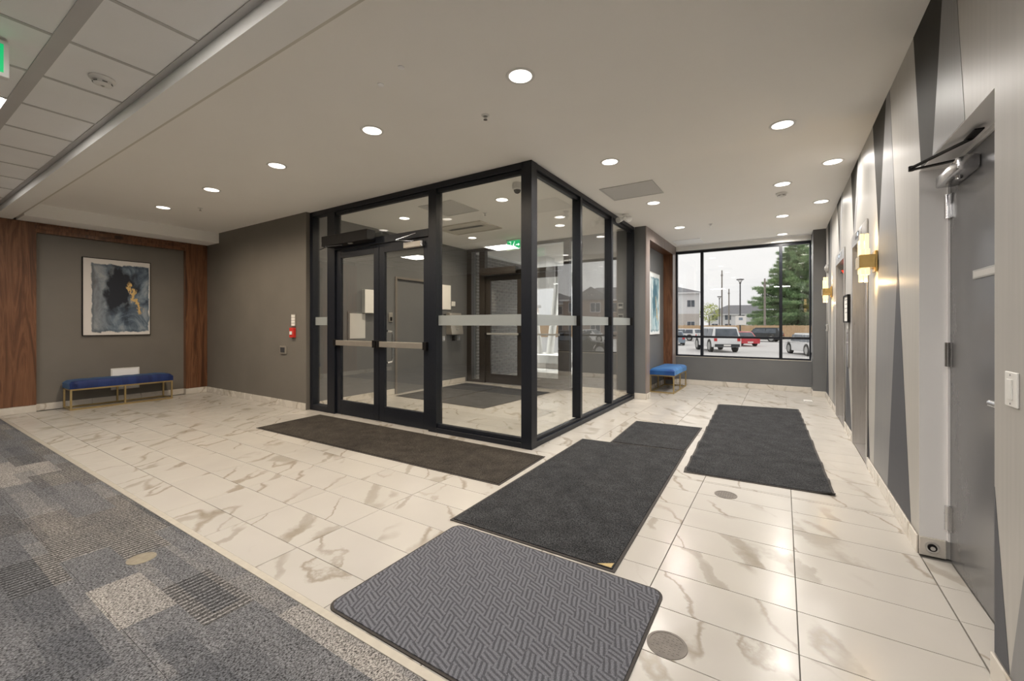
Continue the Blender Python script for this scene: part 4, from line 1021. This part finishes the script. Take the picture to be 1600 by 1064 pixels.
# canopy soffit
cn = MB().box(-9.0, -2.9, YV + .2, 13.4, 3.02, 3.3).box(-9.0, -2.9, 13.0, 13.4, 2.55, 3.02).build('entrance_canopy', 'hatch_grey'); tag(cn, 'canopy with tiled underside over the outer entrance', 'canopy', kind='structure')
for i in range(5):
    for j in range(4): MB().box(-9.0 + i * 1.2 + .01, -9.0 + (i + 1) * 1.2 - .01, YV + .25 + j * 1.3 + .01, YV + .25 + (j + 1) * 1.3 - .01, 3.0, 3.019).build('soffit_panel', 'diffuser_white', cn, bevel=.004)
for x_, y_, lb in ((-5.0, 9.2, 'round light under canopy nearest the outer doors'), (-5.0, 11.9, 'round light under outer part of canopy'), (-7.6, 10.6, 'round light under canopy beyond brick wall')):
    e = empty('canopy_light', (x_, y_, 2.9995), lb, 'ceiling light')
    MB().lathe([(.09, -.004), (.11, -.006), (.115, -.0005), (.09, -.0005)], n=24, cap=False).build('trim_ring', 'white_plastic', e, smooth=True)
    MB().cyl((0, 0, -.0035), (0, 0, -.0008), .089, n=24).build('lens', 'downlight_lens_cool', e)
    l = bpy.data.lights.new('canopy_lamp', 'SPOT'); l.energy = 330; l.spot_size = R(168); l.spot_blend = 1.; l.shadow_soft_size = 0.; l.color = (1., .97, .92)
    lo = bpy.data.objects.new('lamp', l); COL.objects.link(lo); lo.parent = e; lo.location = (0, 0, -.01)
# outside brick wall
bw = MB().box(-6.5, -6.035, YV + .351, 10.75, -.1, 3.018).build('wall_outside', 'brick_mortar'); tag(bw, 'grey brick wall outside beside the outer vestibule door', 'wall', kind='structure')
bb = MB(); hh_ = .0762; ln_ = .215
for r_ in range(int(3.0 / hh_)):
    y = YV + .352 - (ln_ / 2 if r_ % 2 else 0)
    while y < 10.75:
        a, b_ = max(y, YV + .352), min(y + ln_ - .011, 10.75)
        if b_ - a > .02: bb.box(-6.034, -6.022, a, b_, r_ * hh_ - .05, r_ * hh_ + hh_ - .061)
        y += ln_
tag(bb.build('bricks', 'brick_grey', bw), kind='stuff')
# return wall section by the brick, closing to the glazing
o = MB().box(-6.18, -6.035, YV + .352, YV + .353, 0, 3).build('sealant_strip', 'brick_mortar', bw)
# slanted columns on a round stone planter
pl = empty('stone_planter', (-5.95, 11.6, -.02), 'pale stone planter base at foot of slanted white columns', 'planter')
MB().box(-.75, .55, -.5, .5, 0, .16).build('rough_base', 'house_stone', pl, bevel=.01)
MB().box(-.80, .60, -.55, .55, .162, .40).build('cap_ring', 'concrete', pl, bevel=.01)
for i, (x0, x1) in enumerate(((-6.02, -5.68), (-6.38, -6.75))):
    o = MB().cyl((x0, 11.6, .385), (x1, 11.6, 3.0), .11, n=18).build('slanted_column', 'concrete', smooth=True)
    tag(o, ('white round column leaning toward the vestibule side panes' if i == 0 else 'white round column leaning toward the brick wall'), 'column')
bp = empty('brick_pillar', (-9.95, 17.0, gz), 'tan brick pillar with cap beyond the slanted columns', 'pillar')
MB().box(-.35, .35, -.35, .35, 0, 2.95).build('shaft', 'fence_wood', bp); MB().box(-.45, .45, -.45, .45, 2.952, 3.08).build('cap', 'concrete', bp, bevel=.01)
MB().lathe([(.1, 3.081), (.16, 3.2), (.06, 3.4), (.12, 3.5), (.01, 3.7)], n=12).build('finial', 'lamp_pole', bp, smooth=True)

# fence
fe = empty('wooden_fence', (-6, 70, gz), 'long tan wooden fence behind the parking lot', 'fence', rz=R(14))
pls = MB(); n = 255
for i in range(n):
    x = -38 + i * .24; pls.box(x, x + .222, -.02, .02, .05, 2.0 + .03 * ((i * 7) % 3) * .5)
tag(pls.build('planks', 'fence_wood', fe), kind='stuff')
rl = MB().box(-38, 23, .022, .07, .5, .6).box(-38, 23, .022, .07, 1.6, 1.7).build('rails', 'fence_wood', fe)
for i in range(26): MB().box(-38 + i * 2.4, -38 + i * 2.4 + .11, .072, .18, 0, 2.12).build('post', 'fence_wood', fe)

def house(name, loc, rz, W, D, H, wall, label, low=None, gable=False, nwin=3, roofh=2.2):
    e = empty(name, loc, label, 'house', rz=rz)
    zb = H * .5 if low else 0
    if low: MB().box(-W / 2, W / 2, -D / 2, D / 2, 0, zb).build('lower_wall', low, e)
    MB().box(-W / 2, W / 2, -D / 2, D / 2, zb + (.001 if low else 0), H).build('upper_wall', wall, e)
    m_ = MB(); o_ = .5; bm = m_.bm
    A = [bm.verts.new(p) for p in ((-W / 2 - o_, -D / 2 - o_, H + .01), (W / 2 + o_, -D / 2 - o_, H + .01), (W / 2 + o_, D / 2 + o_, H + .01), (-W / 2 - o_, D / 2 + o_, H + .01))]
    k = W / 2 - min(D / 2, W / 2 - .5)
    B = [bm.verts.new((-k, 0, H + roofh)), bm.verts.new((k, 0, H + roofh))]
    for f in ((A[0], A[1], B[1], B[0]), (A[1], A[2], B[1]), (A[2], A[3], B[0], B[1]), (A[3], A[0], B[0])): bm.faces.new(f)
    bm.faces.new(A[::-1]); m_.build('roof', 'roof_shingle', e)
    MB().box(-W / 2 - .5, W / 2 + .5, -D / 2 - .55, -D / 2 - .48, H - .22, H + .02).build('gutter', 'house_white', e)
    if gable:
        g_ = MB().box(-W * .05, W * .4, -D / 2 - .9, -D / 2 - .001, 0, H * .98).build('bay', low or wall, e)
        MB().prism([(-W * .05 - .3, H * .98 + .01), (W * .4 + .3, H * .98 + .01), (W * .175, H + roofh * .85)], 'y', -D / 2 - 1.2, -D / 4).build('gable_roof', 'roof_shingle', e)
    for fl_ in range(2):
        for i in range(nwin):
            x = -W / 2 + W * (i + .5) / nwin; z = H * (.12 + .5 * fl_); yy_ = -D / 2 - (.905 if gable and -W * .05 < x < W * .4 else .005)
            wdw = MB().box(x - .75, x + .75, yy_ - .05, yy_, z + .3, z + 1.75).build('window', 'house_white', e)
            for s in (-1, 1): MB().box(x + (.04 if s > 0 else -.68), x + (.68 if s > 0 else -.04), yy_ - .08, yy_ - .051, z + .37, z + 1.68).build('pane', 'house_window', wdw)
    return e
house('detached_house', (-21.5, 93, gz), R(20), 13, 9, 8.5, 'house_white', 'white upper and stone lower two-storey house beyond fence, by window edge', low='house_stone', nwin=4, roofh=1.8)
house('detached_house', (-9.2, 124, gz), R(8), 15, 9, 4.7, 'house_white', 'low grey-roofed white house behind the tall lamp post', nwin=5, roofh=2.4)
house('detached_house', (4, 142, gz), R(0), 12, 9, 5.2, 'house_brick', 'distant dark-roofed house partly hidden behind the pine', nwin=3, roofh=2.2)
house('detached_house', (19.5, 66, gz), R(-20), 13, 10, 5.9, 'house_brick', 'brick gabled house mirrored in the glass side panes', gable=True, nwin=4, roofh=2.2)
house('detached_house', (33, 73, gz), R(-22), 13, 10, 5.9, 'house_stone', 'stone gabled house beyond the brick gabled one', gable=True, nwin=4, roofh=2.2)
house('detached_house', (19, 106, gz), R(-8), 10, 9, 5.6, 'house_brick', 'brick house standing behind the big pine', gable=True, nwin=3, roofh=2.2)

# pine
def pine(x, y, H, Rb, label):
    e = empty('pine_tree', (x, y, gz), label, 'tree')
    MB().cyl((0, 0, 0), (0, 0, H * .97), .24, .03, 10).build('trunk', 'bark', e, smooth=True)
    rnd = random.Random(5); br_ = MB(); verts, faces = [], []
    def needle(p, d, L, wd):
        d = d.normalized(); s_ = d.cross(Vector((0, 0, 1)))
        if s_.length < .1: s_ = Vector((1, 0, 0))
        s_ = s_.normalized() * wd; i0 = len(verts)
        verts.extend([tuple(p - s_), tuple(p + s_), tuple(p + d * L)]); faces.append((i0, i0 + 1, i0 + 2))
    z = .9
    while z < H - .3:
        t_ = z / H; rad = Rb * (1 - t_) ** .8 * (.85 + .3 * rnd.random()) * (1 if z > 1.6 else .75)
        nb = 9 if t_ < .8 else 6
        for k in range(nb):
            a = 2 * PI * (k + rnd.random() * .8) / nb; L = rad * (.75 + .45 * rnd.random())
            d0 = Vector((math.cos(a), math.sin(a), -.10 + .30 * t_))
            tip = Vector((0, 0, z)) + d0 * L + Vector((0, 0, .06 * L))
            br_.cyl((0, 0, z), tip, .035, .008, 4)
            nn = int(55 + 70 * L)
            for q in range(nn):
                s_ = (q / nn) ** .7; s_ = .18 + .84 * s_
                side = (rnd.random() - .5) * L * .55 * (1 - s_ * .55)
                p = Vector((0, 0, z)) + d0 * L * s_ + Vector((-math.sin(a), math.cos(a), 0)) * side + Vector((0, 0, (rnd.random() - .5) * .45 + .08))
                for _ in range(3):
                    needle(p, Vector((rnd.gauss(0, 1) + math.cos(a) * .8, rnd.gauss(0, 1) + math.sin(a) * .8, rnd.gauss(.35, .5))), .32 + .28 * rnd.random(), .042)
        z += .50 + .22 * rnd.random()
    br_.build('branches', 'bark', e)
    me = bpy.data.meshes.new('foliage'); me.from_pydata(verts, [], faces); me.materials.append(MATS['needles'])
    o = bpy.data.objects.new('foliage', me); COL.objects.link(o); o.parent = e; tag(o, kind='stuff')
pine(2.4, 94, 18.6, 9.2, 'tall green pine tree filling the right window panes')
def shrub(x, y, r, mat, label):
    e = empty('round_tree', (x, y, gz), label, 'tree'); rnd = random.Random(int(abs(x) * 10))
    MB().cyl((0, 0, 0), (0, 0, r * 1.6), .15, .08, 8).build('trunk', 'bark', e)
    vs, fs = [], []
    for i in range(1500):
        v_ = Vector((rnd.gauss(0, 1), rnd.gauss(0, 1), rnd.gauss(0, 1))).normalized() * r * (.6 + .4 * rnd.random()) + Vector((0, 0, r * 2))
        s_ = .18; i0 = len(vs)
        for _ in range(3): vs.append(tuple(v_ + Vector((rnd.uniform(-s_, s_), rnd.uniform(-s_, s_), rnd.uniform(-s_, s_)))))
        fs.append((i0, i0 + 1, i0 + 2))
    me = bpy.data.meshes.new('foliage'); me.from_pydata(vs, [], fs); me.materials.append(MATS[mat])
    o = bpy.data.objects.new('foliage', me); COL.objects.link(o); o.parent = e; tag(o, kind='stuff')
shrub(-14.2, 107, 2.4, 'yellow_leaf', 'yellow-green leafy tree behind the fence')
shrub(-17.5, 27.5, 1.6, 'needles', 'round green tree beyond the tan brick pillar')

# street lamps
def lamp_post(x, y, H, label):
    e = empty('lamp_post', (x, y, gz), label, 'lamp post', 'parking lot lamp posts')
    MB().cyl((0, 0, 0), (0, 0, H - .5), .085, .065, 10).build('pole', 'lamp_pole', e, smooth=True)
    MB().lathe([(.07, H - .52), (.12, H - .40), (.08, H - .36), (.08, H - .3)], n=14).build('collar', 'lamp_pole', e, smooth=True)
    MB().lathe([(.10, H - .30), (.30, H - .07), (.28, H - .06), (.05, H - .06)], n=18).build('lens', 'diffuser_white', e, smooth=True)
    MB().lathe([(.32, H - .06), (.42, H - .03), (.40, H + .04), (.12, H + .08), (.01, H + .085)], n=18).build('hood', 'lamp_pole', e, smooth=True)
    for k in range(4):
        a = PI / 4 + k * PI / 2; MB().bar((.09 * math.cos(a), .09 * math.sin(a), H - .36), (.36 * math.cos(a), .36 * math.sin(a), H - .05), .02, .02).build('strut', 'lamp_pole', e)
lamp_post(-4.2, 56.6, 7.45, 'tallest looking lamp post, in the middle window pane')
lamp_post(-10.15, 89.6, 7.45, 'thinner lamp post left of the tallest one, near fence')
lamp_post(-16.67, 103.2, 7.45, 'farthest lamp post, in front of the white house')
sg = empty('parking_sign', (-4.05, 55.5, gz), 'white notice board fixed on the tall lamp post', 'sign')
MB().box(-.55, .55, -.05, .0, 2.1, 3.15).build('board', 'paper', sg, bevel=.01)
MB().box(-.08, .0, .001, .06, .0, 3.0).build('bracket_post', 'lamp_pole', sg)
MB().box(-.2, .2, -.056, -.0505, 2.65, 2.95).build('printed_mark', 'car_blue', sg)
for x, y, h, lb in ((-10.82, 99.8, 13.6, 'tall timber utility pole beyond the fence, taller one'), (-10.63, 111.8, 10.5, 'shorter timber utility pole behind low house'), (-2.35, 78.0, 9.4, 'timber utility pole rising left of the pine')):
    e = empty('utility_pole', (x, y, gz), lb, 'utility pole')
    MB().cyl((0, 0, 0), (0, 0, h), .17, .12, 8).build('pole', 'timber_pole', e); MB().box(-.2, .2, -.18, .0, h - 1.2, h - .9).build('bracket', 'timber_pole', e)
ls = empty('leaning_post', (-5.35, 22.5, gz), 'white leaning sign post near the window', 'post')
MB().bar((-.25, 0, 0), (.10, 0, 2.35), .06, .04).build('post', 'house_white', ls)
MB().bar((.02, -.03, 1.62), (.12, -.03, 2.4), .30, .02).build('sign_plate', 'house_white', ls)

# cars
def car(name, x, y, rz, L, W, H, col, label, style='suv'):
    e = empty(name, (x, y, gz), label, 'car', rz=rz); h0 = .28 if style != 'truck' else .42
    a = L / 2; bh = H * .60
    if style in ('suv', 'truck'): cab = [(-a * .97, bh), (-a * .88, H * .97), (-a * .78, H), (a * .12, H), (a * .42, bh)]
    elif style == 'van': cab = [(-a * .98, bh), (-a * .92, H * .98), (-a * .8, H), (a * .35, H), (a * .72, bh)]
    else: cab = [(-a * .70, bh), (-a * .42, H * .98), (-a * .3, H), (a * .05, H), (a * .42, bh)]
    rW = L * .088 if style != 'truck' else L * .095; wx = (-a * .62, a * .64)
    # lower body with wheel arches cut into the side profile
    prof = [(-a, h0 + .12), (-a, bh * .9), (-a * .97, bh), (a * .45, bh), (a * .93, bh * .86), (a, bh * .6), (a, h0 + .1), (a * .97, h0)]
    for cx_ in (wx[1], wx[0]):
        for k in range(9):
            t_ = PI * k / 8; prof.append((cx_ + rW * 1.14 * math.cos(t_), max(h0, rW + rW * 1.14 * math.sin(t_)) if 0 < k < 8 else h0))
    prof.append((-a * .97, h0))
    MB().prism(prof, 'y', -W / 2, W / 2).build('body', col, e, bevel=.04, seg=2, smooth=True)
    m_ = MB(); A = []; B = []
    for (u, z) in cab:
        k = 1 - .16 * (z - bh) / (H - bh); A.append(m_.bm.verts.new((u, -W / 2 * k * .97, z + .001))); B.append(m_.bm.verts.new((u, W / 2 * k * .97, z + .001)))
    m_.bm.faces.new(A); m_.bm.faces.new(B[::-1])
    for i in range(5): m_.bm.faces.new((A[i], A[(i + 1) % 5], B[(i + 1) % 5], B[i]))
    m_.build('cabin', col, e, bevel=.03, seg=2, smooth=True)
    zt, zb_ = H * .93, bh * 1.04
    for s in (-1, 1):
        y0 = s * W / 2 * .975; y1 = s * W / 2 * .86
        f0, f1_ = cab[0][0], cab[-1][0]
        for (u0, u1) in ((cab[1][0] + .12, (cab[1][0] + cab[3][0]) / 2 - .04), ((cab[1][0] + cab[3][0]) / 2 + .04, cab[3][0] + .25)):
            m_ = MB(); v_ = [m_.bm.verts.new(p) for p in ((u0, y0, zb_), (u1 + .12, y0, zb_), (u1, y1, zt), (u0 + .05, y1, zt), (u0, y0 + s * .012, zb_), (u1 + .12, y0 + s * .012, zb_), (u1, y1 + s * .012, zt), (u0 + .05, y1 + s * .012, zt))]
            for f in ((0, 1, 2, 3), (4, 5, 6, 7), (0, 1, 5, 4), (1, 2, 6, 5), (2, 3, 7, 6), (3, 0, 4, 7)): m_.bm.faces.new([v_[i] for i in f])
            m_.build('side_window', 'house_window', e)
    def slab(p, q, nm):
        (u0, z0), (u1, z1) = p, q; m_ = MB(); n_ = Vector((z1 - z0, 0, -(u1 - u0))).normalized() * (.014 if u0 > 0 else -.014)
        if nm == 'rear_window': n_ = Vector((-abs(z1 - z0), 0, abs(u1 - u0))).normalized() * .014
        else: n_ = Vector((abs(z1 - z0), 0, abs(u1 - u0))).normalized() * .014
        pts = []
        for t_, kk in ((.12, .82), (.88, .74)):
            for s in (-1, 1): pts.append(Vector((u0 + (u1 - u0) * t_, s * W / 2 * kk, z0 + (z1 - z0) * t_)))
        q4 = [pts[0], pts[1], pts[3], pts[2]]
        A = [m_.bm.verts.new(v_ - n_ * .5) for v_ in q4]; B = [m_.bm.verts.new(v_ + n_ * 1.6) for v_ in q4]
        m_.bm.faces.new(A); m_.bm.faces.new(B[::-1])
        for i in range(4): m_.bm.faces.new((A[i], A[(i + 1) % 4], B[(i + 1) % 4], B[i]))
        m_.build(nm, 'house_window', e)
    slab(cab[0], cab[1], 'rear_window'); slab(cab[-1], cab[-2], 'windscreen')
    for cx_ in wx:
        for s in (-1, 1):
            wh = MB().cyl((cx_, s * (W / 2 - .22), rW), (cx_, s * (W / 2 - .005), rW), rW, n=20).build('wheel', 'tyre', e)
            MB().cyl((cx_, s * (W / 2 - .004), rW), (cx_, s * (W / 2 + .006), rW), rW * .66, n=14).build('rim', 'grey_plastic', wh)
    for s in (-1, 1):
        MB().box(-a - .02, -a + .10, s * W / 2 * .93 - (.22 if s > 0 else 0) , s * W / 2 * .93 + (.22 if s < 0 else 0), bh * .74, bh * .93).build('tail_lamp', 'tail_lamp', e)
        MB().box(a * .93, a + .005, s * W / 2 * .90 - (.3 if s > 0 else 0), s * W / 2 * .90 + (.3 if s < 0 else 0), bh * .58, bh * .76).build('head_lamp', 'diffuser_white', e)
        MB().box(cab[3][0] + .28, cab[3][0] + .48, s * (W / 2 + .16) - .09, s * (W / 2 + .16) + .09, bh * 1.02, bh * 1.02 + .16).build('wing_mirror', col, e)
    MB().box(-a - .035, -a - .001, -W * .44, W * .44, h0 + .02, h0 + .24).build('rear_bumper', 'car_black' if style == 'truck' else col, e)
    MB().box(-a - .045, -a - .036, -.26, .26, h0 + .08, h0 + .2).build('licence_plate', 'paper', e)
    return e
car('pickup_truck', -4.65, 38.6, R(115), 5.1, 2.05, 1.98, 'car_white', 'bulky white off-road vehicle seen from behind in window', 'truck')
car('parked_car', 1.75, 37.0, R(110), 4.5, 1.85, 1.55, 'car_white', 'white car behind the right window pane', 'van')
car('parked_car', -3.7, 49.5, R(118), 4.5, 1.85, 1.45, 'car_red', 'red car partly behind the white off-road vehicle', 'sedan')
car('parked_car', -2.4, 62.5, R(165), 4.9, 1.95, 1.75, 'car_black', 'black sport-utility car in front of the wooden fence', 'suv')
car('parked_car', -9.8, 47.8, R(105), 4.5, 1.85, 1.45, 'car_blue', 'blue-grey car at the left edge of window', 'sedan')
car('parked_car', -11.3, 60.5, R(160), 4.6, 1.85, 1.6, 'car_white', 'white car near the fence behind white off-road vehicle', 'suv')
car('parked_car', 7.6, 27.5, R(160), 4.7, 1.9, 1.75, 'car_black', 'dark car mirrored in the glass side panes', 'suv')
car('parked_car', 15.5, 50, R(190), 4.6, 1.85, 1.55, 'car_white', 'white car parked before the brick gabled house', 'sedan')
car('parked_car', 8.7, 47, R(185), 4.6, 1.85, 1.55, 'car_blue', 'grey-blue car parked right of the pine', 'sedan')
